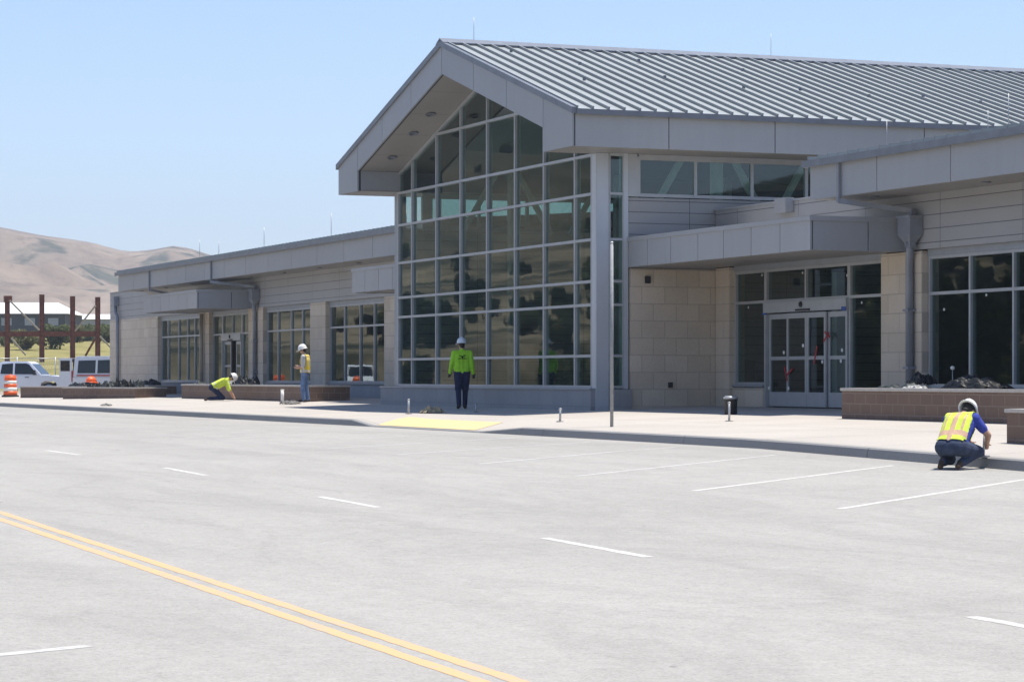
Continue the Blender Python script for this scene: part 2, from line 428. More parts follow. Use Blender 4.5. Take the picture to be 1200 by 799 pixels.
def smooth(a, b, x):
    t = min(1, max(0, (x-a)/(b-a))); return t*t*(3-2*t)
PROF = [(-700,285),(-400,270),(-200,262),(0,265),(42,274),(94,281.5),(114,285),(140,294.5),(160,297),(183,291),(203,287.5),(222,290),(240,297),(262,303),(300,310),(340,318),(420,330),(560,330),(700,320)]
HOPP = [(0,4.2),(20,3.6),(25,3.7),(29,4.5),(40,5.0),(90,5.0),(170,5.0),(185,5.6),(192,6.2),(198,5.9),(200.5,5.4),(203,4.8),(210,4.9),(240,5.5),(300,5),(360,4.2)]
BASE = [(0,-.35),(140,-.3),(172,0),(190,.5),(228,2.2),(300,4.6),(360,5.8),(600,9),(1000,14),(6000,14)]
def terr(x, y):
    r = math.hypot(x, y); d = x*VX + y*VY; s = x*RX + y*RY
    # flat pit under the paved site
    inx = smooth(-124, -121.5, x)*(1-smooth(42, 46, x)); iny = smooth(-74, -70, y)*(1-smooth(92, 96, y)); pit = inx*iny
    pit = max(pit, smooth(-249,-245,x)*(1-smooth(-110,-100,x))*smooth(-74,-70,y)*(1-smooth(17.0,19.0,y)))
    front = 0; px = 0
    if d > 0:
        px = 600 + FPX*s/d; front = smooth(-900,-450,px)*(1-smooth(900,1500,px))
    b = lerpt(BASE, r)
    if y < -20:                                                     # opposite side of the road: a closer slope
        q = smooth(-20,-150,y); b += q*smooth(150, 420, r)*16
    e = 1e-9; hf = (441-lerpt(PROF, px))/FPX if front > 0 else 0
    az = math.atan2(y, x)
    ad = math.degrees(az) % 360
    ho = math.tan(math.radians(lerpt(HOPP, ad) + .22*math.sin(az*9+.4) + .13*math.sin(az*23)))
    R = 2700*front + 1150*(1-front)
    H = (hf*front + ho*(1-front))*R*(1 if d<=0 else 1)
    rr = d if front > .99 else r
    t = (rr-.30*R)/(.70*R)
    if t <= 0: h = 0
    elif t <= 1: h = smooth(0, 1, t)
    else: h = 1 - .5*smooth(1, 2.2, t)
    z = b*(1-h) + h*H
    if t > 0:
        amp = H*.16*max(0, math.sin(math.pi*min(1, t)))
        n = noise.hetero_terrain(Vector((x*.0016, y*.0016, 3.1)), .9, 2.1, 5, .6)
        z += amp*(n-.9)*.8
        rdg = 1-abs(noise.noise(Vector((x*.0034+.7*noise.noise(Vector((x*.002,y*.002,5))), y*.0034, 17)))*2)
        z += amp*1.2*(rdg-.6)
        r2 = 1-abs(noise.noise(Vector((x*.0085+.8*noise.noise(Vector((x*.005,y*.005,2))), y*.011, 31)))*2)
        z += amp*1.0*(r2-.6)
        z += H*.035*noise.noise(Vector((x*.004, y*.004, 9)))*min(1, t)
    if front > .5 and t > .2:
        cap = CZ + hf*d; k = cap*.90
        if z > k: z = k + (cap-k)*(1-math.exp(-(z-k)/(cap-k)))
    if r > 150: z += .25*noise.noise(Vector((x*.05, y*.05, 1)))*smooth(150, 200, r)
    return z*(1-pit) + (-1.3)*pit

# ------------------------------------------------------------------ terrain, lot, kerb, pavement
def axis_pts(lo, hi, near0, near1):
    a = list(np.arange(near0, near1+.1, 6.0)); st = 6.0; v = near0
    pre = []
    while v > lo: st = min(st*1.07, 75); v -= st; pre.append(v)
    st = 6.0; v = near1; post = []
    while v < hi: st = min(st*1.07, 75); v += st; post.append(v)
    return pre[::-1] + a + post
xs = axis_pts(-4600, 2600, -420, 60); ys = axis_pts(-2600, 4600, -120, 120)
xs = sorted(set([v for v in xs if not -3500 < v < -1300] + list(np.arange(-3500,-1290,40.0)) + [-249.2,-244.8,-124.2, -121.4, 41.8, 46.2])); ys = sorted(set([v for v in ys if not 300 < v < 1400] + list(np.arange(300,1401,16.0)) + [-74.2,-69.8, 16.9, 19.1, 91.8, 96.2]))
g = sheet(xs, ys, terr, 'ground', M['terrain']); tag(g, kind='structure')
for p in g.data.polygons: p.use_smooth = True

knots = sorted(set([k for k,_ in GT] + [-245.0, 44.0] + list(np.arange(-240, 44, 4.0))))
o = sheet(knots, [-72, -30, 0, 10, 16, KY], lot_z, 'parking_lot', M['asphalt']); tag(o, kind='structure')

wx = sorted(set(list(np.arange(-121.6, 44, 2.0)) + [k for k,_ in GT if k > -121] + [k for k,_ in RAMP] + list(np.arange(-57, -45, .5))))
wy = [KY+.15, KY+.6, KY+1.1, KY+1.6, KY+2.0, KY+4, KY+6.5, 27.6, 30.0]
o = sheet(wx, wy, walk_z, 'pavement', M['walk']); tag(o, kind='structure')
# left closing slab between lot and site edge
kb = MB(); x = -121.6
edges = sorted(set([-121.6] + list(np.arange(-118, 44, 6.1)) + [-56.3,-54.9,-48.1,-45.9]))
fin = []
for a, b in zip(edges, edges[1:]):
    n = max(1, int((b-a)/1.6)); fin.append([a+(b-a)*i/n for i in range(n+1)])
for seg in fin:
    seg = list(seg); seg[-1] -= .014
    vs = []; fs = []
    for xx in seg:
        zt = walk_z(xx, KY+.15)+.003; zb = kz(xx)-.12; zt = max(zt, kz(xx)+.02)
        vs += [(xx, KY-.015, zb), (xx, KY-.012, kz(xx)+.01), (xx, KY+.012, zt-.022), (xx, KY+.035, zt), (xx, KY+.15, zt), (xx, KY+.15, zb)]
    for i in range(len(seg)-1):
        for k in range(5): a = i*6+k; fs.append((a, a+6, a+7, a+1))
    fs += [tuple(range(6)), tuple(range((len(seg)-1)*6, len(seg)*6))]
    kb.add(vs, fs)
o = kb.build('kerb', M['kerb']); tag(o, kind='structure')
vs = []; fs = []; NU = 16
for yy, xa, xb in ((KY+.17,-54.9,-48.85),(KY+.6,-55.4,-49.4),(KY+1.1,-56.0,-50.05),(KY+1.5,-56.5,-50.6)):
    for k in range(NU+1): xx = xa+(xb-xa)*k/NU; vs.append((xx, yy, walk_z(xx, yy)+.006))
fs = [(r_*(NU+1)+k, r_*(NU+1)+k+1, (r_+1)*(NU+1)+k+1, (r_+1)*(NU+1)+k) for r_ in range(3) for k in range(NU)]
o = MB().add(vs, fs).build('tactile_paving', M['tactile']); tag(o, kind='structure')

SRG = random.Random(9)
def strip(mb, a, b, wd, dz=.0018):
    a, b = Vector(a), Vector(b); L = (b-a).length; d = (b-a)/L; nrm = Vector((-d.y, d.x))*wd/2
    n = max(2, int(L/.16)); ts = {0.0, 1.0} | {i/n for i in range(n)}
    for kx,_ in GT:
        if abs(d.x) > 1e-6:
            t = (kx-a.x)/(b.x-a.x)
            if 0 < t < 1: ts.add(t)
    ts = sorted(ts); vs = []
    for t in ts:
        p = a + (b-a)*t
        j1, j2 = SRG.uniform(.86,1.06), SRG.uniform(.86,1.06)
        for q in (p+nrm*j1, p-nrm*j2): vs.append((q.x, q.y, lot_z(q.x, q.y)+dz))
    mb.add(vs, [(2*i, 2*i+1, 2*i+3, 2*i+2) for i in range(len(ts)-1)])
mk = MB()
for a, b in [(-21.0,-18.8),(-27.5,-25.5),(-34.5,-32.35),(-42.4,-39.8),(-13.98,-11.8),(-50.2,-47.8),(-58,-55.8)]: strip(mk, (a, 8.75), (b, 8.75), .11)
o = mk.build('lane_marking', M['wpaint']); tag(o, kind='structure')
mk = MB(); mk2 = MB()
for i in range(-7, 16):
    x0 = -23.2 - 3.42*i
    strip(mk if i < 2 else mk2, (x0, 12.95), (x0-3.95, 17.9), .10)
o = mk.build('stall_marking', M['wpaint']); tag(o, kind='structure')
o = mk2.build('stall_marking', M['wpaint2']); tag(o, kind='structure')
mk = MB()
for yy in (4.99, 4.80): strip(mk, (-125, yy+.0), (30, yy+.0), .105)
o = mk.build('centre_line', M['ypaint']); tag(o, kind='structure')
mk = MB(); strip(mk, (-14.25, 2.0), (-14.74, 3.3), .12); o = mk.build('stall_marking', M['wpaint2']); tag(o, kind='structure')

# ------------------------------------------------------------------ the building
Yg, Yf, Yw, Yrf, Yc, Yd = 24.80, 23.49, 27.88, 26.56, 25.55, 28.09
XL, XR, XC = -72.03, -54.63, -63.33
XGL, XGR = -70.30, -56.39
XSW = -56.07; XSL = -70.62
SL = .293; ZR, ZE = 9.47, 6.92
BK = 62.0                                                           # how far back the hall runs
bld = empty('commercial_building', (-63.33, 24.8, 0), 'long grey metal and pale stone building with tall glazed gable hall', 'building')
def part(mb, name, mat, parent=None, bevel=0): return mb.build(name, mat, parent or bld, bevel)

# roof of the hall
rf = MB()
for sgn, xe in ((-1, XL-.06), (1, XR+.06)):
    ze = ZR - SL*abs(xe-XC)
    rf.prism([(XC, ZR), (xe, ze), (xe, ze-.10), (XC, ZR-.10)], Yf+.06, BK)
hall_roof = part(rf, 'gable_roof', M['roof'])
sm = MB(); pitch = .40
n = int((BK-Yf)/pitch)
for i in range(n+1):
    y = Yf+.10 + i*pitch
    for xe in (XL-.06, XR+.06):
        ze = ZR - SL*abs(xe-XC)
        sm.bar((XC, y, ZR+.032), (xe, y, ze+.032), .042, .075)
part(sm, 'standing_seam', M['seam'], hall_roof)
rc = MB()
rc.prism([(XC-.28, ZR-.02), (XC, ZR+.115), (XC+.28, ZR-.02), (XC+.28, ZR-.06), (XC, ZR+.07), (XC-.28, ZR-.06)], Yf-.06, BK)
part(rc, 'ridge_cap', M['trim'], hall_roof)
rk = MB()
for xe in (XL-.09, XR+.09):
    ze = ZR - SL*abs(xe-XC)
    rk.prism([(XC, ZR+.04), (xe, ze+.04), (xe, ze-.11), (XC, ZR-.11)], Yf-.055, Yf+.058)
part(rk, 'rake_trim', M['trim'], hall_roof)
for xe, sg in ((XL-.06,-1), (XR+.06,1)):
    ze = ZR - SL*abs(xe-XC)
    et = MB().box(xe, xe+sg*.07, Yf+.06, BK, ze-.13, ze-.005); part(et, 'eave_trim', M['trim'], hall_roof)
rng = random.Random(5)
for (y, q) in [(24.9,.16),(26.2,.33),(27.9,.5),(29.6,.62),(31.3,.60),(33.0,.66),(28.3,.22),(31.0,.3),(34.8,.62),(36.2,.68),(25.3,.6)]:
    x = XC + 8.7*q; z = ZR - SL*8.7*q
    sg = MB().box(x-.03, x+.03, y-.03, y+.03, z+.05, z+.13); part(sg, 'seam_clip', M['trim'], hall_roof)
for y in (24.4, 33.2, 42.5, 51.0):
    rd = MB().tube([(XC, y, ZR), (XC, y, ZR+.7)], .007, 6); part(rd, 'lightning_rod', M['galv'], hall_roof)

# front gable fascia, with panel joints
def zt(x): return ZR-.11 - SL*abs(x-XC)
def zi(x): return 8.65 - SL*abs(x-XC)
fa = MB(); gap = .012
cuts = [XL, -70.26, -68.1, -65.7, XC, -61.0, -58.75, -56.40, XR]
for a, b in zip(cuts, cuts[1:]):
    a2, b2 = a+gap, b-gap
    if b <= -70.2 or a >= -56.5: poly = [(a2, 6.04), (b2, 6.04), (b2, zt(b2)), (a2, zt(a2))]
    else: poly = [(a2, zi(a2)), (b2, zi(b2)), (b2, zt(b2)), (a2, zt(a2))]
    fa.prism(poly, Yf, Yf+.05)
gf = part(fa, 'gable_fascia', M['panel'])
bkp = MB()
bkp.prism([(XL+.005,6.05),(-70.265,6.05),(-70.265,zi(-70.265)+.005),(XC,8.655),(-56.395,zi(-56.395)+.005),(-56.395,6.05),(XR-.005,6.05),(XR-.005,zt(XR)-.01),(XC,zt(XC)-.01),(XL+.005,zt(XL)-.01)], Yf+.045, Yf+.10)
part(bkp, 'joint_backing', M['joint'], gf)
# eave boxes and long side fascias
for sg, xo, xi in ((1, XR, -56.40), (-1, XL, -70.26)):
    sf = MB(); ys_ = [Yf+.06, 25.95, 28.75, 32.85, 36.6, 40.4, 44.2, 48, 52, 56, BK]
    for a, b in zip(ys_, ys_[1:]): sf.box(xo, xo-sg*.05, a+gap, b-gap, 6.04, zt(xo)+.02)
    s_ = part(sf, 'side_fascia', M['panel_lit'] if sg > 0 else M['panel'])
    part(MB().box(xo-sg*.045, xo-sg*.09, Yf+.1, BK, 6.05, zt(xo)), 'joint_backing', M['joint'], s_)
    part(MB().box(xo-sg*.09, xi+sg*.002, Yf+.1, BK, 6.04, 6.08), 'eave_soffit', M['soffit'])
    part(MB().box(xi, xi+sg*.04, Yf+.1, Yg+.02, 6.085, zi(xi)-.005), 'eave_return', M['panel'])
# sloped soffit under the gable overhang and ceiling inside
so = MB()
for xe in (-70.26, -56.40): so.prism([(XC, 8.65), (xe, zi(xe)), (xe, zi(xe)+.05), (XC, 8.70)], Yf+.1, Yg+.10)
soff = part(so, 'soffit', M['soffit'])
ce = MB()
for xe in (-70.26, -56.40): ce.prism([(XC, 8.65), (xe, zi(xe)), (xe, zi(xe)+.05), (XC, 8.70)], Yg+.102, BK)
part(ce, 'interior_ceiling', M['indark'])
for x in (-65.98, -67.35, -69.15):
    z = zi(x) ; u = Vector((1,0,SL)).normalized(); nn = Vector((-SL,0,1)).normalized()
    c = Vector((x, 24.15, z-.012)); mb = MB(); n = 20; vs = []
    for r_, h_ in ((.14,0),(.14,-.02),(.10,-.02),(.09,.006)):
        for k in range(n):
            a = 2*math.pi*k/n; vs.append(c + u*math.cos(a)*r_ + Vector((0,1,0))*math.sin(a)*r_ + nn*h_)
    fs = [(i*n+k, i*n+(k+1)%n, (i+1)*n+(k+1)%n, (i+1)*n+k) for i in range(3) for k in range(n)] + [tuple(range(3*n, 4*n))]
    mb.add(vs, fs); mb.build('downlight', M['trim'], soff)

# curtain wall
VM = [-70.30, -69.14, -67.14, -65.24, -63.27, -61.30, -59.37, -57.41, -56.39]
HR = [0.47, 1.21, 2.43, 2.99, 3.99, 5.08, 6.01, 7.44]
cw = MB(); fw = .066
def top(x): return zi(x) - .01
for x in VM: cw.box(x-fw/2, x+fw/2, Yg-.07, Yg+.09, HR[0], top(x)-.005)
for z in HR:
    if z < 6.5: cw.box(VM[0], VM[-1], Yg-.066, Yg+.085, z-fw/2, z+fw/2)
    else:
        h = (8.65-z)/SL-.03; cw.box(XC-h, XC+h, Yg-.066, Yg+.085, z-fw/2, z+fw/2)
for xe in (VM[0], VM[-1]):
    cw.prism([(XC, top(XC)), (xe, top(xe)), (xe, top(xe)-.08), (XC, top(XC)-.08)], Yg-.062, Yg+.08)
cwall = part(cw, 'curtain_wall', M['alu'])
gp = MB().prism([(VM[0],HR[0]),(VM[-1],HR[0]),(VM[-1],top(VM[-1])-.01),(XC,top(XC)-.01),(VM[0],top(VM[0])-.01)], Yg-.006, Yg+.006)
part(gp, 'pane', M['glass'], cwall)
part(MB().box(-71.45, -56.12, Yg-.20, Yg+.12, -.35, .40), 'base_wall', M['stone_grey'])
part(MB().box(-71.47, -56.10, Yg-.23, Yg+.05, .402, .436), 'sill', M['alu_dark'])
# opening glass panes in the wall left of the curtain wall
part(MB().box(-70.62, -70.34, Yg-.06, Yg+.2, .40, 6.04), 'corner_post', M['alu_dark'])

# right side wall of the hall: corner post, strip window, clerestory, siding, stone
part(MB().box(-56.34, XSW, Yg-.08, 25.06, -.3, 6.04), 'corner_post', M['post'], bevel=.015)
part(MB().box(XSW-.30, XSW, 25.45, 25.56, .42, 6.04), 'corner_post', M['post'])
sw = MB(); xs0 = XSW-.05
for z in HR[:7]: sw.box(xs0-.05, xs0+.05, 25.062, 25.448, z-.03, z+.03)
sw.box(xs0-.05, xs0+.052, 25.062, 25.095, .42, 6.03); sw.box(xs0-.05, xs0+.052, 25.415, 25.448, .42, 6.03)
s_ = part(sw, 'strip_window', M['alu'])
part(MB().box(xs0-.006, xs0+.006, 25.09, 25.42, .44, 6.02), 'pane', M['glass'], s_)
part(MB().box(XSW-.25, XSW+.09, 25.062, 25.60, -.3, .415), 'base_wall', M['stone_grey_y'])
def clerestory(x, sg):
    f = MB(); ys_ = [25.84, 27.35, 28.88, 30.38, 31.9, 33.4, 34.9, 36.4, 37.9, 39.4, 40.9]
    for y in ys_: f.box(x-.05, x+.05, y-.04, y+.04, 5.02, 5.98)
    for z0, z1 in ((5.02, 5.10), (5.90, 6.035)): f.box(x-.045, x+.045, ys_[0], ys_[-1], z0, z1)
    f.box(x-.06, x+.06, ys_[0]-.28, ys_[0]-.045, 5.02, 6.035)
    c = part(f, 'clerestory_window', M['alu'])
    part(MB().box(x-.006, x+.006, ys_[0], ys_[-1], 5.05, 5.95), 'pane', M['glass'], c)
    part(MB().box(x-.25*sg, x+.0*sg, 41.0, BK, 0, 6.035), 'side_wall', M['siding_y'])
    part(MB().box(x-.25*sg, x-.0*sg, 25.565, 41.0, 3.3, 5.0), 'siding_wall', M['siding_y'])
    for a, b in ((26.6,28.0),(28.0,29.4),(30.0,31.4),(31.4,32.8),(34,35.4),(35.4,36.8)):
        up = (a in (26.6,30.0,34)); part(MB().bar((x-sg*.6, a, 4.9 if up else 7.2), (x-sg*.6, b, 7.2 if up else 4.9), .14), 'interior_brace', M['insteel'])
    for y in (28.2, 31.6, 35.2, 39.0): part(MB().box(x-sg*.42, x-sg*.66, y-.12, y+.12, 0, 6.7), 'interior_column', M['insteel'])
clerestory(XSW-.05, 1); clerestory(XSL+.05, -1)
part(MB().box(XSW-.28, XSW-.02, 25.605, Yw+.2, -.3, 3.3), 'stone_wall', M['stone_y'])
fx = MB().box(XSW-.02, XSW+.05, 26.0, 26.13, 2.95, 3.12); part(fx, 'light_fixture', M['black'])
fx = MB().box(XSW-.02, XSW+.04, 26.62, 26.72, .45, .58); part(fx, 'outlet_box', M['black'])
part(MB().box(XSL, XSL+.28, Yg+.2, 41.0, -.3, 5.0), 'side_wall', M['siding_y'])
part(MB().box(-70.62, -56.07, BK-.2, BK, -.3, 9.0), 'back_wall', M['inwall'])
part(MB().box(-70.62, -56.12, Yg+.14, BK-.2, -.06, .02), 'interior_floor', M['infloor'])
for b_ in ((-70.3,-58.5,44,44.2,.02,8.0),(-69.5,-66.2,33,33.2,.02,2.9),(-60.8,-58.2,36,36.2,.02,3.3)): part(MB().box(*b_), 'interior_wall', M['inwall'])
part(MB().box(-64, -61.2, 30.5, 31.6, .02, 1.15), 'service_counter', M['inwall'])

# link roof and parapet right of the hall, then the right wing
part(MB().box(XSW+.002, -30, Yw, Yw+.2, 3.36, 4.72), 'siding_wall', M['siding_x'])
part(MB().box(XSW+.003, -48.9, Yw-.03, Yw+.24, 4.722, 4.765), 'coping', M['alu'])
part(MB().box(-52.6, -52.05, Yw-.22, Yw-.002, 4.45, 4.80), 'scupper_box', M['panel'], bevel=.01)
part(MB().box(XSW+.004, -48.9, Yw+.2, 41, 4.45, 4.52), 'flat_roof', M['soffit'])

def wing(x0, x1, left_end):
    """shed roof wing: fascia, soffit, roof sheet with seam ends"""
    f = MB(); L = x1-x0; n = int(round(L/2.9)); c = [x0+L*i/n for i in range(n+1)]
    for a, b in zip(c, c[1:]): f.box(a+gap, b-gap, Yrf, Yrf+.05, 4.50, 5.25)
    fs_ = part(f, 'wing_fascia', M['panel'])
    part(MB().box(x0+.003, x1-.003, Yrf+.045, Yrf+.10, 4.51, 5.24), 'joint_backing', M['joint'], fs_)
    part(MB().box(x0, x0+.05, Yrf+.06, 42, 4.50, 5.25), 'end_fascia', M['panel'], fs_)
    part(MB().box(x1-.05, x1, Yrf+.06, 42, 4.50, 5.25), 'end_fascia', M['panel'], fs_)
    s = part(MB().box(x0+.06, x1-.06, Yrf+.1, Yw+.3, 4.50, 4.54), 'soffit', M['soffit'])
    x = x0+1.6
    while x < x1-1: 
        d = MB().lathe([(.10,0),(.10,.03),(.07,.035)], (x, (Yrf+Yw)/2, 4.475), 16); d.build('downlight', M['trim'], s); x += 4.3
    rf = MB(); rf.prism([(Yrf-.08, 5.26), (44, 5.26+17.4*.06), (44, 5.36+17.4*.06), (Yrf-.08, 5.34)], x0-.1, x1+.1, 'yz')
    r = part(rf, 'wing_roof', M['roof'])
    sm = MB(); k = int(L/.43)
    for i in range(k+1):
        x = x0+.05+i*.43; sm.bar((x, Yrf-.075, 5.385), (x, 44, 5.385+17.4*.0615), .045, .075)
    part(sm, 'standing_seam', M['seam'], r)
    part(MB().box(x0-.11, x1+.11, Yrf-.15, Yrf-.082, 5.19, 5.335), 'eave_trim', M['trim'], r)
    return r
rw = wing(-48.87, -29.0, True)
lw = wing(-113.02, -72.1, True)
for x, y, h in ((-46.9, 27.3, .7),(-43.5,27.6,.6),(-42.3,27.3,.8)): part(MB().tube([(x,y,5.35),(x,y,5.35+h)], .009, 6), 'lightning_rod', M['galv'], rw)
for x, h in ((-101.5,.9),(-98.6,.7),(-92.3,.9),(-84.2,.95),(-76.5,.6)): part(MB().tube([(x,27.2,5.35),(x,27.2,5.35+h)], .011, 6), 'lightning_rod', M['galv'], lw)

def canopy(x0, x1, xr_side, jn, z0=3.33, z1=3.94, yb=Yw):
    f = MB()
    for a, b in zip(jn, jn[1:]): f.box(a+gap, b-gap, Yc, Yc+.05, z0, z1)
    c = part(f, 'canopy', M['panel'])
    part(MB().box(x0+.003, x1-.003, Yc+.045, Yc+.09, z0+.01, z1-.01), 'joint_backing', M['joint'], c)
    s = MB(); ym = (Yc+yb)/2
    for a, b in ((Yc+.052, ym+.2), (ym+.2, yb)): s.box(x1-.05, x1, a+gap, b-gap, z0, z1)
    part(s, 'end_panel', M['panel'], c)
    part(MB().box(x1-.1, x1-.045, Yc+.1, yb, z0+.01, z1-.01), 'joint_backing', M['joint'], c)
    part(MB().box(x0, x0+.05, Yc+.1, yb, z0, z1), 'end_panel', M['panel'], c)
    k = MB(); k.box(x0-.02, x1+.03, Yc-.03, Yc+.12, z1, z1+.10); k.box(x1-.10, x1+.03, Yc+.122, yb, z1, z1+.10)
    part(k, 'coping', M['panel'], c)
    part(MB().box(x0+.055, x1-.105, Yc+.1, yb, z1-.09, z1-.02), 'roof_deck', M['cap'], c)
    part(MB().box(x0+.06, x1-.11, Yc+.1, yb, z0+.02, z0+.06), 'soffit', M['soffit'], c)
    return c
canopy(-56.05, -47.0, True, [-56.05,-54.97,-53.69,-52.27,-50.99,-49.66,-48.33,-47.0])
canopy(-104.23, -95.75, True, [-104.23,-102.8,-101.4,-100,-98.6,-97.2,-95.75])
canopy(-76.98, -70.63, True, [-76.98,-75.7,-74.4,-73.1,-71.8,-70.63], 3.34, 4.0)

# windows and pilasters
def window(x0, x1, vs, z0=.50, z1=3.22, zt=2.44, y=Yd):
    f = MB(); e = .032
    for x in [x0+e, x1-e] + list(vs): f.box(x-e, x+e, y-.06, y+.08, z0, z1)
    for z in (z0+e, z1-e): f.box(x0+.001, x1-.001, y-.057, y+.075, z-e, z+e)
    f.box(x0+.001, x1-.001, y-.056, y+.074, zt-e, zt+e)
    o = part(f, 'window', M['alu'])
    part(MB().box(x0+.03, x1-.03, y-.006, y+.006, z0+.03, z1-.03), 'pane', M['glass'], o)
    part(MB().box(x0-.02, x1+.02, y-.15, y+.08, z0-.05, z0-.002), 'sill', M['alu_dark'], o)
    return o
def pilaster(x0, x1, z1=3.36): 
    p = MB(); p.mi = 0
    o = part(MB().box(x0, x1, Yw, Yw+.42, -.35, z1), 'pilaster', M['stone_x'], bevel=.012)
    return o
def low_wall(x0, x1, m='stone_grey'): part(MB().box(x0, x1, Yd-.11, Yd+.13, -.35, .449), 'low_wall', M[m])
def header(x0, x1): part(MB().box(x0, x1, Yd-.08, Yd+.12, 3.222, 3.358), 'window_header', M['alu_dark'])

# right wing openings
pilaster(-48.15, -46.47, 3.33)
for a in (-46.45, -38.5):
    v = [a+1.59, a+3.18, a+4.77]
    window(a, a+6.36, v); low_wall(a, a+6.36); header(a, a+6.36)
    pilaster(a+6.37, a+7.93)
part(MB().box(-30.2, -29.9, Yw+.01, 42, -.35, 4.5), 'end_wall', M['stone_y'])
# main entrance
pilaster(XSW-.0, -55.33, 3.33)
header(-55.33, -48.15)
window(-55.33, -53.75, [], .52, 3.22, 2.47); low_wall(-55.33, -53.75, 'stone_x')
window(-49.80, -48.16, [], .40, 3.22, 2.47); low_wall(-49.80, -48.15, 'stone_x')
tw = MB(); 
for x in (-53.715, -51.80, -49.835): tw.box(x-.03, x+.03, Yd-.06, Yd+.08, 2.45, 3.22)
for z in (2.475, 3.19): tw.box(-53.745, -49.80, Yd-.057, Yd+.075, z-.03, z+.03)
t_ = part(tw, 'transom_window', M['alu']); part(MB().box(-53.72, -49.83, Yd-.006, Yd+.006, 2.48, 3.2), 'pane', M['glass'], t_)
def sliding_door(x0, x1, lv, zh=2.17, zt=2.445, dark_open=None):
    d = MB(); d.box(x0, x1, Yd-.13, Yd+.10, zh+.03, zt); d.box(x0, x0+.07, Yd-.10, Yd+.10, .0, zh+.03); d.box(x1-.07, x1, Yd-.10, Yd+.10, .0, zh+.03)
    dr = part(d, 'sliding_door', M['alu'])
    for i, (a, b) in enumerate(zip(lv, lv[1:])):
        if dark_open == i: continue
        y = Yd-.05 if i in (1,2) else Yd+.01
        l = MB()
        for p, q in ((a+.005, a+.085), (b-.085, b-.005)): l.box(p, q, y-.025, y+.025, .03, zh)
        for p, q in ((.03,.36),(1.10,1.18),(zh-.12,zh)): l.box(a+.084, b-.084, y-.023, y+.023, p, q)
        L = l.build('door_leaf', M['alu'], dr)
        MB().box(a+.08, b-.08, y-.005, y+.005, .34, zh-.1).build('pane', M['glass'], L)
    MB().box((x0+x1)/2-.32, (x0+x1)/2+.32, Yd-.17, Yd-.131, zh+.045, zh+.085).build('motion_sensor', M['black'], dr)
    MB().lathe([(.0,-.03),(.06,-.03),(.07,0)], ((x0+x1)/2-.1, Yd-.133, zh+.19), 14, 'y').build('door_camera', M['black'], dr)
    return dr
LV = [-53.66, -52.68, -51.71, -50.82, -49.92]
dr = sliding_door(-53.74, -49.81, LV)
for x, z in ((-52.78,1.27),(-53.52,.45),(-52.55,.45),(-51.85,1.42),(-50.05,1.3),(-50.1,1.06),(-50.95,1.05)):
    part(MB().lathe([(0,-.004),(.045,-.004),(.045,.004)], (x, Yd-.09, z), 12, 'y'), 'sticker', M['paper'], dr)
for x, z in ((-54.7,2.36),(-49.3,2.33),(-54.0,3.1),(-52.0,3.08),(-49.95,2.95),(-45.9,2.1),(-44.3,2.35),(-42.7,2.3)):
    part(MB().lathe([(0,-.004),(.03,-.004),(.03,.004)], (x, Yd-.02, z), 10, 'y'), 'sticker', M['paper'])
tp = MB()
for (xa,za),(xb,zb) in (((-52.7,.72),(-52.35,.9)),((-52.62,.62),(-52.75,.95)),((-50.9,1.5),(-50.65,1.7)),((-51.35,1.0),(-51.2,1.4)),((-50.6,1.6),(-50.85,1.72))):
    tp.bar((xa, Yd-.085, za), (xb, Yd-.085, zb), .012, .045)
part(tp, 'red_tape', M['redtape'], dr)
tp = MB().box(-53.78,-53.55,Yd-.14,Yd-.132,2.16,2.20); tp.box(-50.0,-49.8,Yd-.14,Yd-.132,2.17,2.26); part(tp, 'blue_tape', M['bluetape'], dr)

# left wing openings
part(MB().box(-120.3, XSL-.002, Yw, Yw+.2, 3.362, 4.64), 'siding_wall', M['siding_x'])
part(MB().box(-120.3, -111.09, Yw-.015, Yw+.4, -.35, 3.36), 'stone_wall', M['stone_x'])
part(MB().box(-120.32, -113.0, Yw-.03, Yw+.24, 4.642, 4.69), 'coping', M['alu'])
part(MB().box(-120.3, -120.0, Yw+.21, 42, -.35, 4.63), 'end_wall', M['stone_y'])
window(-111.08, -104.11, [-109.9,-108.1,-106.6,-105.4]); low_wall(-111.08,-104.11); header(-111.08,-104.11)
pilaster(-104.09, -102.55)
header(-102.54, -96.78)
window(-102.54, -101.05, [], .3, 3.22, 2.42); low_wall(-102.54, -101.05)
window(-98.2, -96.78, [], .3, 3.22, 2.42); low_wall(-98.2, -96.78)
tw = MB()
for x in (-101.02,-99.6,-98.23): tw.box(x-.03, x+.03, Yd-.06, Yd+.08, 2.40, 3.22)
for z in (2.43,3.19): tw.box(-101.04,-98.21, Yd-.057, Yd+.075, z-.03, z+.03)
t_ = part(tw, 'transom_window', M['alu']); part(MB().box(-101.02,-98.23,Yd-.006,Yd+.006,2.43,3.2), 'pane', M['glass'], t_)
sliding_door(-101.04, -98.21, [-100.96,-99.95,-98.98,-98.29], 2.12, 2.40, dark_open=1)
pilaster(-96.77, -94.77)
window(-94.75, -88.80, [-93.3,-91.6,-90.2]); low_wall(-94.75,-88.80); header(-94.75,-88.80)
pilaster(-88.78, -86.96)
window(-86.94, -80.65, [-85.3,-83.6,-82.1]); low_wall(-86.94,-80.65); header(-86.94,-80.65)
pilaster(-80.63, -79.30)
part(MB().box(-79.29, XSL-.003, Yw+.01, Yw+.4, -.35, 3.36), 'stone_wall', M['stone_x'])
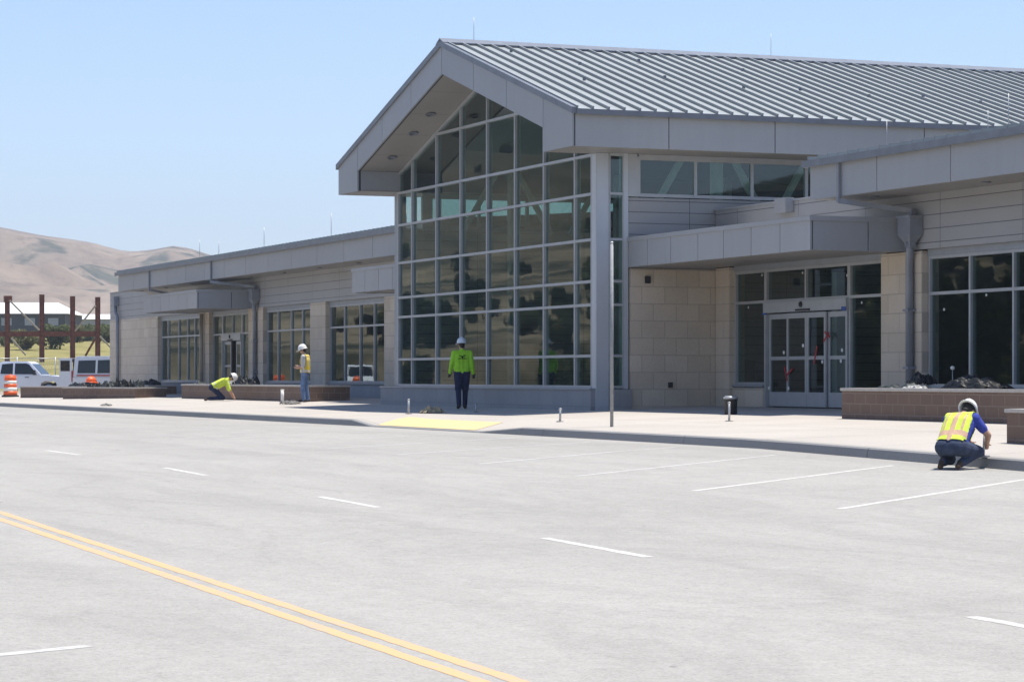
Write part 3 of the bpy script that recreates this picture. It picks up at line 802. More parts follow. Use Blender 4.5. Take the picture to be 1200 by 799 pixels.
# interiors of the wings
for b_ in ((-30.2,-55.9,41.8,42,0,4.4),(-71,-119.9,41.8,42,0,4.4),(-52.5,-52.3,31,41.8,0,3.6),(-88,-87.8,31,41.8,0,3.6),(-104,-103.8,32,41.8,0,3.6)): part(MB().box(*b_), 'interior_wall', M['inwall'])
for a_, b_ in ((-30.3,-56.06),(-70.65,-119.9)):
    part(MB().box(a_, b_, Yw+.5, 41.8, 3.7, 3.75), 'interior_ceiling', M['indark'])
    part(MB().box(a_, b_, Yd+.1, 41.8, -.05, .025), 'interior_floor', M['infloor'])
for a_, b_ in ((-44.9,-43.2),(-40,-41.6)): part(MB().bar((a_, 29.6, 0), (b_, 29.6, 3.7), .16), 'interior_brace', M['insteel'])
part(MB().box(-43.9,-42.3,33,33.8,0,1.6), 'service_counter', M['insteel'])

# downspouts
def downspout(x, zf, hop, pipe, shift=.0, mat='down'):
    d = MB(); s = .10
    d.box(x-.05, x+.05, Yrf-.07, Yrf-.003, 4.36, zf)
    d.bar((x, Yrf-.035, 4.40), (x+shift, Yw-.10, 4.16), .10)
    d.box(x+shift-.05, x+shift+.05, Yw-.16, Yw-.05, hop-.02 if hop else 3.9, 4.2)
    o = part(d, 'downspout', M[mat])
    if hop:
        h = MB(); c = (x+shift, Yw-.17)
        def fr(a, z): return [(c[0]-a, c[1]-a*.62, z), (c[0]+a, c[1]-a*.62, z), (c[0]+a, c[1]+a*.62, z), (c[0]-a, c[1]+a*.62, z)]
        lv = [(.25, hop), (.25, hop-.36), (.11, hop-.52), (.10, hop-.62)]
        vs = sum([fr(a, z) for a, z in lv], [])
        fs = [(i*4+k, i*4+(k+1)%4, i*4+4+(k+1)%4, i*4+4+k) for i in range(3) for k in range(4)] + [(0,1,2,3), (12,13,14,15)]
        h.add(vs, fs); h.box(c[0]-.27, c[0]+.27, c[1]-.18, c[1]+.168, hop, hop+.04)
        h.build('hopper', M[mat], o)
    if pipe:
        z1 = (hop-.5) if hop else 3.3
        p = MB().tube([(x+shift, Yw-.17, z1), (x+shift, Yw-.17, z1-.18), (x+shift-.14, Yw-.10, z1-.34), (x+shift-.14, Yw-.10, .0)], .085, 12)
        p.build('pipe', M[mat], o)
        for z in (.9, 2.1): MB().box(x+shift-.25, x+shift-.03, Yw-.20, Yw-.002, z-.025, z+.025).build('bracket', M[mat], o)
    return o
downspout(-47.55, 5.20, 4.02, True, .90)
downspout(-97.3, 5.20, 4.02, True, 1.9)
downspout(-107.2, 5.20, None, False, .1)
downspout(-73.6, 5.20, None, False, .1)
d = MB().tube([(-103.3, Yw-.12, 3.3), (-103.3, Yw-.12, 0)], .08, 12); part(d, 'downspout', M['downtan'])
d = MB(); d.box(-118.75,-118.45, Yw-.25, Yw-.02, 4.0, 4.45); d.tube([(-118.6,Yw-.14,4.0),(-118.6,Yw-.14,3.7),(-118.2,Yw-.14,3.5),(-118.2,Yw-.14,0)], .085, 10); part(d, 'downspout', M['down'])

# ------------------------------------------------------------------ planters
def planter(p0, p1, depth, ztop, label, zb=-.5):
    """low block planter; front edge runs p0 -> p1, depth to the left of it"""
    p0, p1 = Vector(p0), Vector(p1); d = (p1-p0).normalized(); nrm = Vector((-d.y, d.x)); L = (p1-p0).length
    root = empty('planter', (p0.x, p0.y, walk_z(p0.x, p0.y)), label, 'planter', 'low brown block planters on the pavement')
    def slab(o0, o1, a0, a1, z0, z1, mb):
        P = [p0 + d*a0 + nrm*o0, p0 + d*a1 + nrm*o0, p0 + d*a1 + nrm*o1, p0 + d*a0 + nrm*o1]
        mb.add([(q.x,q.y,z0) for q in P]+[(q.x,q.y,z1) for q in P], [(0,3,2,1),(4,5,6,7),(0,1,5,4),(1,2,6,5),(2,3,7,6),(3,0,4,7)])
        return mb
    for a, b in ((0,.2),(depth-.2,depth)): slab(a, b, .2, L-.2, zb, ztop-.06, MB()).build('block_wall', M['block_x'], root)
    for a, b in ((0,.198),(L-.198,L)): slab(.0, depth, a, b, zb, ztop-.06, MB()).build('end_wall', M['block_y'], root)
    c_ = MB(); slab(-.03, .23, -.03, L+.03, ztop-.058, ztop, c_); slab(depth-.23, depth+.03, -.03, L+.03, ztop-.058, ztop, c_)
    slab(.231, depth-.231, -.03, .23, ztop-.058, ztop, c_); slab(.231, depth-.231, L-.23, L+.03, ztop-.058, ztop, c_)
    c_.build('cap', M['cap'], root, .008)
    s_ = MB(); slab(.2, depth-.2, .2, L-.2, ztop-.2, ztop-.09, s_); s_.build('soil', M['soil'], root)
    return root
planter((-43.71, 24.45), (-30.8, 24.45), 1.7, .50, 'tall brown block planter with pale cap in front of the right windows')
planter((-32.12, 20.70), (-26.0, 20.70), 1.4, .25, 'low brown block planter nearest the right kerb beside the kneeling worker')
planter((-94.2, 24.55), (-78.9, 24.62), 1.5, .44, 'long brown block planter below the left windows behind the crouching worker')
planter((-102.59, 21.85), (-98.2, 23.75), 1.5, .30, 'brown block planter set at an angle piled with plastic scraps at far left')
planter((-110.15, 21.63), (-104.6, 22.95), 1.4, .31, 'brown block planter farthest left beside the orange barrel')
planter((-109.6, 26.0), (-105.2, 26.0), 1.2, .36, 'shaded block planter close against the left stone wall')

# ------------------------------------------------------------------ crumpled sheets and debris
def crumple(name, c, sx, sy, h, mat, label, cat, seed, rz=0.0, group=None, n=30, rough=1.0):
    rg = random.Random(seed); so_ = Vector((seed*7.3, seed*3.1, seed))
    vs = []; fs = []; keep = {}
    for j in range(n+1):
        for i in range(n+1):
            u, v = 2*i/n-1, 2*j/n-1
            q = Vector((u*2.2, v*2.2, 0)) + so_
            edge = 1 - (u*u+v*v)**.5 + .38*noise.noise(q*1.1)
            if edge < 0: continue
            k = min(1, edge*2.2)
            z = h*(k**.7)*(.42+.5*abs(noise.noise(q*.9))*1.6) + h*.42*rough*k*(abs(noise.noise(q*2.6))) + h*.22*rough*abs(noise.noise(q*6))
            jx = .05*noise.noise(q*5+Vector((5,0,0))); jy = .05*noise.noise(q*5+Vector((0,5,0)))
            keep[(i,j)] = len(vs)
            x, y = (u+jx)*sx, (v+jy)*sy
            vs.append((x*math.cos(rz)-y*math.sin(rz), x*math.sin(rz)+y*math.cos(rz), max(.004, z)))
    for j in range(n):
        for i in range(n):
            ks = [(i,j),(i+1,j),(i+1,j+1),(i,j+1)]
            if all(k in keep for k in ks): fs.append(tuple(keep[k] for k in ks))
    m = MB(); m.add(vs, fs)
    # underside rim so the sheet has a body
    o = m.build(name, mat, None, loc=(0,0,0))
    sol = o.modifiers.new('thick', 'SOLIDIFY'); sol.thickness = .012; sol.offset = 1
    o.location = c; return tag(o, label, cat, group)
Z0 = .415
crumple('plastic_sheet', (-42.6, 25.15, Z0), .95, .42, .15, M['tarpg'], 'grey green crumpled plastic sheet at left end of the tall right planter', 'plastic sheet', 3)
crumple('plastic_sheet', (-42.5, 25.5, Z0+.12), .34, .25, .22, M['tarp'], 'upright black plastic bundle on the grey green sheet behind the right planter edge', 'plastic sheet', 8)
crumple('plastic_sheet', (-41.9, 25.0, Z0+.02), .35, .25, .12, M['tarpw'], 'small pale torn plastic scrap on the tall right planter', 'plastic scrap', 21)
crumple('plastic_sheet', (-40.2, 25.3, Z0), 1.0, .5, .34, M['tarp'], 'big humped black plastic sheet on the right planter left of kneeling worker', 'plastic sheet', 14, n=34, rough=.3)
crumple('plastic_sheet', (-37.2, 25.3, Z0), .8, .45, .26, M['tarp'], 'black plastic sheet at right edge of the tall right planter', 'plastic sheet', 29)
st_ = MB().tube([(-42.05,25.9,.4),(-42.05,25.9,.86)], .008, 6)
fl_ = empty('marker_stake', (-42.05,25.9,.41), 'thin stake with pale round top in the right planter', 'stake')
st_.build('stake', M['galv'], fl_); MB().lathe([(.0,-.04),(.03,-.03),(.042,0),(.03,.03),(0,.04)], (-42.05,25.9,.88), 12).build('ball_top', M['paper'], fl_)
rb = [(-101.6,22.9,.5,M['tarp']),(-100.7,23.3,.55,M['tarpg']),(-99.9,23.6,.5,M['tarp']),(-101.2,23.3,.4,M['tarpw']),(-100.2,23.9,.45,M['tarp']),(-99.2,24.1,.4,M['tarpg'])]
LB = ['black plastic scrap on left part of angled planter','grey green plastic scrap in middle of angled planter','black plastic scrap right of the middle on angled planter','pale plastic scrap behind the black one on angled planter','dark plastic bundle at back of angled planter','grey green plastic scrap at right end of angled planter']
for i, (x,y,s_,m_) in enumerate(rb): crumple('plastic_sheet', (x,y,.22), s_*1.1, s_*.6, .32 if m_ is not M['tarpw'] else .22, m_, LB[i], 'plastic scrap', 40+i, n=22, rough=1.4)
crumple('plastic_sheet', (-106.2,23.3,.23), .9, .4, .22, M['tarp'], 'low black plastic sheet on the planter next to the barrel', 'plastic sheet', 51)
crumple('plastic_sheet', (-107.2,26.6,.28), .9, .4, .34, M['tarp'], 'black plastic sheet on the shaded planter by left stone wall', 'plastic sheet', 57)
crumple('plastic_sheet', (-87.7,25.2,.36), .9, .45, .36, M['tarp'], 'black plastic heap on the long left planter behind crouching worker', 'plastic sheet', 61)
crumple('plastic_sheet', (-88.5,25.0,.36), .3, .25, .25, M['tarpw'], 'small pale plastic scrap beside the heap on the long left planter', 'plastic scrap', 62)
crumple('plastic_sheet', (-93.6,25.1,.36), .4, .3, .14, M['tarpg'], 'flat grey plastic scrap at left end of the long left planter', 'plastic scrap', 66)
crumple('rubble_heap', (-59.3,21.75,-.19), .42, .30, .15, M['rubble'], 'small heap of sandy rubble on the pavement right of a steel stub', 'rubble', 71, n=26)
crumple('rubble_heap', (-76.1,23.25,-.14), .5, .3, .12, M['rubbled'], 'flat grey broken rubble heap below the left pipe stub', 'rubble', 75, n=26)
crumple('rubble_heap', (-84.3,19.4,walk_z(-84.3,19.4)), .3, .2, .06, M['rubbled'], 'tiny dark clod on the pavement edge at left', 'rubble', 79, n=16)

# orange hard hat lying on the planter is an orange cone top in the photo: a rounded orange safety helmet
def hat_mb(n=24):
    m = MB(); prof = [(.0,.150),(.045,.146),(.085,.128),(.112,.096),(.126,.055),(.130,.012),(.131,0)]
    vs = []; fs = []
    for (r,z) in prof:
        for k in range(n):
            a = 2*math.pi*k/n; vs.append((r*math.cos(a)*.92, r*math.sin(a)*1.12, z))
    L = len(prof)
    # brim: wider at the front
    for rr, zz in ((1.0,-.004),(1.0,-.012)):
        for k in range(n):
            a = 2*math.pi*k/n; f = max(0, math.sin(a)); w_ = .024 + .045*f**1.5
            vs.append(((.131+w_)*math.cos(a)*.92, (.131+w_)*math.sin(a)*1.12, zz-.012*f))
    for k in range(n):
        a = 2*math.pi*k/n; vs.append((.124*math.cos(a)*.92, .124*math.sin(a)*1.12, -.008))
    for k in range(n):
        a = 2*math.pi*k/n; vs.append((.108*math.cos(a)*.92, .108*math.sin(a)*1.12, .09))
    T = L+4
    for i in range(T-1):
        for k in range(n): fs.append((i*n+k, i*n+(k+1)%n, (i+1)*n+(k+1)%n, (i+1)*n+k))
    fs.append(tuple((T-1)*n+k for k in range(n)))
    m.add(vs, fs, True)
    # ridge along the crown
    m.tube([(0,-.125,.06),(0,-.10,.112),(0,-.05,.146),(0,0,.154),(0,.05,.147),(0,.10,.113),(0,.125,.06)], .016, 8)
    return m
hh = hat_mb().build('safety_helmet', M['orange'], None, loc=(0,0,0)); hh.location = (-100.6, 22.55, .31+.45); hh.scale = (1.5,1.5,1.3); hh.rotation_euler = (0,.15,.6)
tag(hh, 'bright orange rounded helmet lying on the plastic scraps at far left', 'helmet')
hh.location.z = .52

# ------------------------------------------------------------------ poles, stubs, bin, barrel
pr = empty('sign_post', (-44.36,19.88,walk_z(-44.36,19.88)), 'tall thin bare galvanised post standing in the pavement', 'post')
z = walk_z(-44.36,19.88)
MB().tube([(-44.36,19.88,z-.05),(-44.36,19.88,z+3.46)], .032, 14).build('pole', M['polegrey'], pr)
MB().lathe([(.036,0),(.036,.03),(.02,.045)], (-44.36,19.88,z+3.45), 14).build('cap', M['galv'], pr)
def stub(x, y, h, r, label, mat='galv', lean=0):
    z = walk_z(x, y); root = empty('pipe_stub', (x,y,z), label, 'pipe stub', 'short pipe stubs standing in the new pavement')
    MB().tube([(x,y,z-.03),(x+lean*h,y,z+h)], r, 12).build('pipe', M[mat], root)
    MB().lathe([(r+.008,0),(r+.008,.035),(r*.6,.04)], (x+lean*h,y,z+h-.03), 12).build('cap', M[mat], root)
    MB().lathe([(r+.06,0),(r+.05,.012),(r,.014)], (x,y,z+.004), 14).build('collar', M['kerb'], root)
stub(-59.24, 21.12, .36, .028, 'upright grey pipe stub left of the yellow ramp near sandy rubble')
stub(-48.65, 20.64, .27, .024, 'short leaning pipe stub right of the yellow ramp', 'galv', .06)
stub(-58.44, 22.57, .2, .018, 'smallest pipe stub in the shade by the walking worker')
stub(-79.97, 24.18, .40, .055, 'pale wide pipe stub beside the man in jeans', 'paper')
stub(-44.79, 22.57, .37, .022, 'pipe stub in front of the dark bin')
bz = walk_z(-48.95, 24.7)
bn = empty('litter_bin', (-48.95,24.7,bz), 'squat dark round bin with grey lid near the main entrance', 'bin')
MB().lathe([(.12,0),(.135,.02),(.14,.30),(.15,.31),(.15,.33)], (-48.95,24.7,bz), 28).build('drum', M['black'], bn)
MB().lathe([(.155,0),(.158,.03),(.12,.06),(.0,.07)], (-48.95,24.7,bz+.331), 28).build('lid', M['galv'], bn)
zb = walk_z(-113.8,21.9)
br = empty('traffic_barrel', (-113.8,21.9,zb), 'orange and white striped traffic barrel at far left', 'traffic barrel')
MB().lathe([(.38,0),(.38,.07),(.33,.08)], (-113.8,21.9,zb), 28).build('base', M['rubber'], br)
bands = [(.08,.26,'orange',.305),(.26,.42,'whiteband',.30),(.42,.58,'orange',.285),(.58,.72,'whiteband',.28),(.72,.92,'orange',.265)]
for a, b, m_, r in bands: MB().lathe([(r,a+.001),(r-.006,b-.001)], (-113.8,21.9,zb), 28).build('band', M[m_], br)
MB().lathe([(.255,.92),(.22,.96),(.05,.97),(.04,1.0)], (-113.8,21.9,zb), 28).build('top', M['orange'], br)

# ------------------------------------------------------------------ people
def capsule(p, r0, q, r1, n=14):
    p, q = Vector(p), Vector(q); d = q-p; L = max(d.length, 1e-5); d = d/L
    up = Vector((0,0,1)) if abs(d.z) < .9 else Vector((1,0,0)); s = d.cross(up).normalized(); u = s.cross(d)
    rings = [(-math.cos(a)*r0, math.sin(a)*r0) for a in (0.25,.6,1.0,math.pi/2)] + [(L+math.sin(a)*r1, math.cos(a)*r1) for a in (0,.5,.95,1.3)]
    vs = [p - d*r0]; 
    for t, r in rings:
        for k in range(n):
            a = 2*math.pi*k/n; vs.append(p + d*t + s*math.cos(a)*r + u*math.sin(a)*r)
    vs.append(q + d*r1); fs = []; R = len(rings)
    for k in range(n): fs.append((0, 1+(k+1)%n, 1+k)); fs.append((len(vs)-1, 1+(R-1)*n+k, 1+(R-1)*n+(k+1)%n))
    for i in range(R-1):
        for k in range(n): fs.append((1+i*n+k, 1+i*n+(k+1)%n, 1+(i+1)*n+(k+1)%n, 1+(i+1)*n+k))
    return vs, fs

def body_mesh(prims, voxel=.011):
    """prims: (p, r0, q, r1, tag). Union by voxel remesh into one continuous skin; faces tagged by nearest primitive."""
    m = MB()
    for p, r0, q, r1, tg in prims: m.add(*capsule(p, r0, q, r1))
    me = bpy.data.meshes.new('tmp'); me.from_pydata(m.v, [], m.f)
    bm = bmesh.new(); bm.from_mesh(me); bmesh.ops.recalc_face_normals(bm, faces=bm.faces); bm.to_mesh(me); bm.free()
    t = bpy.data.objects.new('tmp', me); COL.objects.link(t)
    r = t.modifiers.new('r', 'REMESH'); r.mode = 'VOXEL'; r.voxel_size = voxel
    s = t.modifiers.new('s', 'SMOOTH'); s.iterations = 4; s.factor = .5
    dg = bpy.context.evaluated_depsgraph_get(); out = bpy.data.meshes.new_from_object(t.evaluated_get(dg))
    bpy.data.objects.remove(t); bpy.data.meshes.remove(me)
    n = len(out.polygons); C = np.empty(n*3); out.polygons.foreach_get('center', C); C = C.reshape(-1,3)
    best = np.full(n, 1e9); tg_i = np.zeros(n, int); tags = sorted({p[4] for p in prims})
    for p, r0, q, r1, tg in prims:
        p, q = np.array(p), np.array(q); d = q-p; L2 = max((d@d), 1e-9)
        tt = np.clip(((C-p)@d)/L2, 0, 1); dist = np.linalg.norm(C-(p+tt[:,None]*d), axis=1) - (r0+(r1-r0)*tt)
        b = dist < best; best[b] = dist[b]; tg_i[b] = tags.index(tg)
    return out, C, tg_i, tags

def V(*a): return Vector(a)
def figure(J, loose=.012):
    """primitives of a clothed figure from a dict of joints (local metres)"""
    P = []
    def add(p, r0, q, r1, t): P.append((tuple(J[p] if isinstance(p,str) else p), r0, tuple(J[q] if isinstance(q,str) else q), r1, t))
    sl, sr = J['shoulder_l'], J['shoulder_r']; hl, hr = J['hip_l'], J['hip_r']
    lat = (sr-sl).normalized(); cen = (sl+sr)/2; pel = (hl+hr)/2; fw = J['fwd']
    # torso from three blended columns
    for k in (-1, 0, 1):
        add(pel + lat*.085*k + (pel-cen).normalized()*-.02, .125 if k else .13, cen + lat*.105*k - (cen-pel).normalized()*.10, .122 if k else .128, 'torso')
    add(pel + lat*-.085, .128, pel + lat*.085, .128, 'pants')
    add(sl, .072+loose, sr, .072+loose, 'torso')
    add(cen, .075, J['neck'], .056, 'neckbase')
    add(J['neck'], .056, J['head']-J['hup']*.03, .058, 'skin')
    hu, hf = J['hup'], J['hfwd']; hd = J['head']; hs = hu.cross(hf)
    add(hd + hu*.03 - hf*.022, .080, hd + hu*.03 + hf*.012, .080, 'hair' if J.get('hair') else 'skin')
    if J.get('hair'): add(hd - hu*.035 - hf*.042, .058, hd - hu*.005 - hf*.035, .068, 'hair')  # low nape hair, also standing in for the neck's shadow under the hat
    add(hd - hu*.06 + hf*.035, .052, hd - hu*.02 + hf*.03, .066, 'skin')
    add(hd - hu*.028 + hf*.092, .014, hd + hu*.008 + hf*.088, .009, 'skin')      # nose
    for s in (-1, 1): add(hd + hs*s*.078 - hu*.02, .016, hd + hs*s*.080 + hu*.012, .018, 'skin')
    for sd in ('l', 'r'):
        mid_ = J['shoulder_'+sd].lerp(J['elbow_'+sd], J.get('sl', 1.0))
        add('shoulder_'+sd, .066+loose, mid_, .052+loose, 'uparm')
        add(mid_, .050, 'elbow_'+sd, .046, 'forearm' if J.get('sl') else 'uparm')
        add('elbow_'+sd, .047+loose*J.get('sleeve',1), 'wrist_'+sd, .034+loose*J.get('sleeve',1), 'forearm')
        w_, e_ = J['wrist_'+sd], J['elbow_'+sd]; d = (w_-e_).normalized(); hd_ = J.get('hand_'+sd, d).normalized()
        sidev = hd_.cross(Vector((0,0,1))) if abs(hd_.z) < .9 else hd_.cross(fw); sidev.normalize(); dn = sidev.cross(hd_)
        add(w_, .03, w_ + hd_*.085, .036, 'hand')
        for k, L in enumerate((.055,.068,.064,.048)):
            b = w_ + hd_*.09 + sidev*(.030-.020*k); mpt = b + hd_*L*.55; tip = mpt + (hd_*.6+dn*.7).normalized()*L*.55
            add(b, .0095, mpt, .009, 'hand'); add(mpt, .009, tip, .008, 'hand')
        tb = w_ + hd_*.03 + sidev*.032; add(tb, .012, tb + (hd_*.7+sidev*.55+dn*.4).normalized()*.065, .010, 'hand')
        add('hip_'+sd, .092+loose+J.get('thick',0), 'knee_'+sd, .062+loose+J.get('thick',0)*.6, 'pants')
        add('knee_'+sd, .062+loose, 'ankle_'+sd, .046+loose, 'pants')
        an, to = J['ankle_'+sd], J['toe_'+sd]; hl_ = an - (to-an).normalized()*.03 + J.get('sole', Vector((0,0,-1)))*.03
        add(an, .05, hl_, .048, 'boot'); add(hl_, .046, to, .040, 'boot')
    return P

SKIN = simple('tanned_skin', (.40,.23,.155), .55, 0, .1, 20)
def cloth(name, col, var=.15):
    t = NT(name); f = t.noise(7, 4, .6, vec=t.pos()); 
    t.bump(t.noise(14, 4, .6, vec=t.pos()), .45, .02)
    return t.set(t.ramp(f, [(.3, tuple(k*(1-var) for k in col)), (.7, tuple(min(1,k*(1+var)) for k in col))]), .85, 0, .2)
LIME = cloth('lime_fabric', (.30,.62,.035)); LIMEY = cloth('lime_yellow_vest', (.56,.68,.085)); YEL = cloth('yellow_vest', (.66,.50,.05))
JEAN = cloth('blue_denim', (.12,.19,.34), .25); NAVY = cloth('dark_navy_trousers', (.02,.027,.065), .25); DEN = cloth('dark_denim', (.045,.06,.10), .35)
BLUE = cloth('blue_shirt', (.05,.07,.33)); GREYS = cloth('pale_grey_sleeve', (.46,.47,.48)); BOOT = cloth('brown_boot', (.07,.048,.034)); BOOTD = cloth('dark_boot', (.03,.028,.028))
HAIR = simple('dark_hair', (.02,.016,.013), .7)
REFL = cloth('pinkish_reflective_band', (.55,.36,.25), .15); REFG = cloth('silver_reflective_band', (.55,.55,.52))
HATW = simple('white_hard_hat', (.72,.72,.70), .35, 0, .03); HATB = simple('pale_blue_hard_hat', (.60,.65,.70), .3, 0, .05)
GLOVE = cloth('dark_glove', (.05,.05,.05))

def person(loc, rz, J, mats, label, vest=None, hat=None, voxel=.011, emblem=False, hatcol=None):
    prims = figure(J, .014); me, C, ti, tags = body_mesh(prims, voxel)
    me.materials.clear(); order = ['torso','neckbase','uparm','forearm','hand','skin','hair','pants','boot']
    for t in order: me.materials.append(mats[t])
    idx = np.array([order.index(t) for t in tags])[ti]
    me.polygons.foreach_set('material_index', idx.astype(np.int32)); me.polygons.foreach_set('use_smooth', np.ones(len(idx), bool)); me.update()
    me.name = 'person'
    o = bpy.data.objects.new('person', me); COL.objects.link(o); o.location = loc; o.rotation_euler = (0,0,rz)
    tag(o, label, 'person')
    lat = (J['shoulder_r']-J['shoulder_l']).normalized(); cen = (J['shoulder_l']+J['shoulder_r'])/2; pel = (J['hip_l']+J['hip_r'])/2
    up = (cen-pel); H = up.length; upn = up/H; fw = lat.cross(upn)*-1
    fw = upn.cross(lat)
    if vest:
        vmat, smat, pattern = vest
        lo = vest_lo = -.0; keep = []
        names = [tags[i] for i in ti]
        N = np.empty(len(me.polygons)*3); me.polygons.foreach_get('normal', N); N = N.reshape(-1,3)
        rel = C - np.array(pel); a = rel@np.array(upn); b = rel@np.array(lat)
        m = MB(); vn = [v.normal.copy() for v in me.vertices]; vmap = {}; vs = []; fs = []; mi = []
        for i, p in enumerate(me.polygons):
            ok = names[i] in ('torso','neckbase') and a[i] > -.02 and abs(b[i]) < .205 and a[i] < H+.075
            ok = ok or (names[i] == 'pants' and a[i] > 0.02 and abs(b[i]) < .19 and (C[i]-np.array(pel))@np.array(fw) < .14)
            if not ok: continue
            f = []
            for v in p.vertices:
                if v not in vmap: vmap[v] = len(vs); vs.append(me.vertices[v].co + vn[v]*.014)
                f.append(vmap[v])
            fs.append(f); mi.append(1 if pattern(a[i]/H, b[i], (C[i]-np.array(cen))@np.array(fw)) else 0)
        vm = bpy.data.meshes.new('safety_vest'); vm.from_pydata(vs, [], fs); vm.materials.append(vmat); vm.materials.append(smat)
        vm.polygons.foreach_set('material_index', np.array(mi, np.int32)); vm.polygons.foreach_set('use_smooth', np.ones(len(mi), bool)); vm.update()
        vo = bpy.data.objects.new('safety_vest', vm); COL.objects.link(vo); vo.parent = o
        sd = vo.modifiers.new('t', 'SOLIDIFY'); sd.thickness = .007; sd.offset = 0
        ss = vo.modifiers.new('sm', 'SMOOTH'); ss.iterations = 3
    if hat:
        hm = hat_mb().build('hard_hat', hat, o, loc=(0,0,0)); hm.location = J['head'] + J['hup']*.042
        zz = J['hup'].normalized(); yy = (J['hfwd'] - zz*J['hfwd'].dot(zz)).normalized(); xx = yy.cross(zz)
        hm.rotation_euler = Matrix((xx, yy, zz)).transposed().to_euler()
        su = MB()
        n = 20; vs = []
        for z, r in ((-.012,.100),(.02,.104)):
            for k in range(n): a = 2*math.pi*k/n; vs.append((r*math.cos(a)*.9, r*math.sin(a)*1.08, z))
        su.add(vs, [(k,(k+1)%n,n+(k+1)%n,n+k) for k in range(n)] , True)
        so2 = su.build('headband', M['black'], hm, loc=(0,0,0))
    if emblem:
        # dark emblem printed across the upper back: a winged mark over a short bar
        em = MB(); c = cen - upn*.09; bk = -fw
        def q(pts):
            vs = []
            for u_, v_ in pts:
                base = c + lat*u_ + upn*v_
                vs.append(base + bk*(.158 - .9*max(0,abs(u_)-.05)**1.5))
            em.add(vs, [tuple(range(len(pts)))])
        q([(-.035,.035),(0,.015),(.035,.035),(.028,-.012),(0,-.03),(-.028,-.012)])
        for s in (-1,1):
            q([(s*.04,.03),(s*.085,.045),(s*.075,.015),(s*.04,.005)]); q([(s*.03,-.035),(s*.105,-.04),(s*.105,-.058),(s*.03,-.053)])
        q([(-.022,-.03),(.022,-.03),(.018,-.055),(-.018,-.055)])
        eo = em.build('back_emblem', cloth('dark_print', (.012,.03,.01)), o, loc=(0,0,0))
        sd = eo.modifiers.new('t','SOLIDIFY'); sd.thickness = .004
    return o

def heading(hx, hy): return math.atan2(-hx, hy)
def J0():
    z = Vector((0,0,1)); y = Vector((0,1,0))
    return dict(fwd=y.copy(), hup=z.copy(), hfwd=y.copy())

# 1: walking man in a lime sweatshirt, seen from behind
J = J0(); J.update(hip_l=V(-.095,0,.93), hip_r=V(.095,0,.93), knee_l=V(-.095,.03,.50), knee_r=V(.09,.10,.505), ankle_l=V(-.085,-.12,.10), ankle_r=V(.08,.13,.09),
   toe_l=V(-.105,.03,.045), toe_r=V(.10,.28,.045), shoulder_l=V(-.195,.01,1.435), shoulder_r=V(.195,.01,1.435), elbow_l=V(-.265,-.03,1.165), elbow_r=V(.255,-.06,1.165),
   wrist_l=V(-.305,.07,.945), wrist_r=V(.285,-.03,.93), neck=V(0,.03,1.545), head=V(-.01,.05,1.655), hfwd=V(-.25,.95,-.12).normalized(), hup=V(-.02,.1,1).normalized(), hair=True, thick=.018)
mt = dict(torso=LIME, neckbase=LIME, uparm=LIME, forearm=LIME, hand=GLOVE, skin=SKIN, hair=HAIR, pants=NAVY, boot=BOOTD)
person((-62.1, 23.6, walk_z(-62.1,23.6)), heading(-.95,.30), J, mt, 'man in lime green sweatshirt and dark trousers walking toward the tall glass wall', None, HATB, .011, True)

# 2: man in jeans and yellow vest standing in profile, forearms raised
J = J0(); J.update(hip_l=V(-.09,0,.92), hip_r=V(.09,0,.92), knee_l=V(-.09,.05,.49), knee_r=V(.09,-.01,.49), ankle_l=V(-.09,.02,.09), ankle_r=V(.09,-.07,.09),
   toe_l=V(-.10,.17,.045), toe_r=V(.11,.08,.045), shoulder_l=V(-.19,0,1.43), shoulder_r=V(.19,0,1.43), elbow_l=V(-.235,-.0,1.15), elbow_r=V(.235,-.03,1.15),
   wrist_l=V(-.14,.22,1.10), wrist_r=V(.14,.22,1.13), hand_l=V(.3,.8,.1), hand_r=V(-.3,.8,.2), neck=V(0,.03,1.54), head=V(0,.07,1.645), hfwd=V(0,.9,-.35).normalized(), hup=V(0,.3,1).normalized(), hair=True)
mt = dict(torso=GREYS, neckbase=GREYS, uparm=GREYS, forearm=SKIN, hand=SKIN, skin=SKIN, hair=HAIR, pants=JEAN, boot=BOOT)
person((-77.9, 24.3, walk_z(-77.9,24.3)), heading(-.55,-.83), J, mt, 'man in yellow vest and blue jeans standing beside the long left planter', (YEL, REFG, lambda a,b,f: (.10<a<.21) or (abs(abs(b)-.11)<.025 and a>.45)), HATW, .012)

# 3: crouching man on hands and knees by the left planter, facing right in the picture
J = J0(); J.update(hip_l=V(-.10,-.26,.47), hip_r=V(.10,-.26,.47), knee_l=V(-.12,.10,.11), knee_r=V(.12,.10,.11), ankle_l=V(-.11,-.36,.085), ankle_r=V(.11,-.36,.085),
   toe_l=V(-.11,-.50,.05), toe_r=V(.11,-.50,.05), sole=V(0,-.6,.5), shoulder_l=V(-.19,.20,.70), shoulder_r=V(.19,.20,.70), elbow_l=V(-.25,.30,.42), elbow_r=V(.25,.30,.40),
   wrist_l=V(-.14,.45,.20), wrist_r=V(.15,.42,.17), hand_l=V(.1,.5,-.8), hand_r=V(-.1,.5,-.8), neck=V(0,.30,.77), head=V(0,.40,.80), hfwd=V(0,.35,-.94).normalized(), hup=V(0,.94,.35).normalized(), hair=True)
mt = dict(torso=LIMEY, neckbase=LIMEY, uparm=LIMEY, forearm=SKIN, hand=SKIN, skin=SKIN, hair=HAIR, pants=NAVY, boot=BOOT)
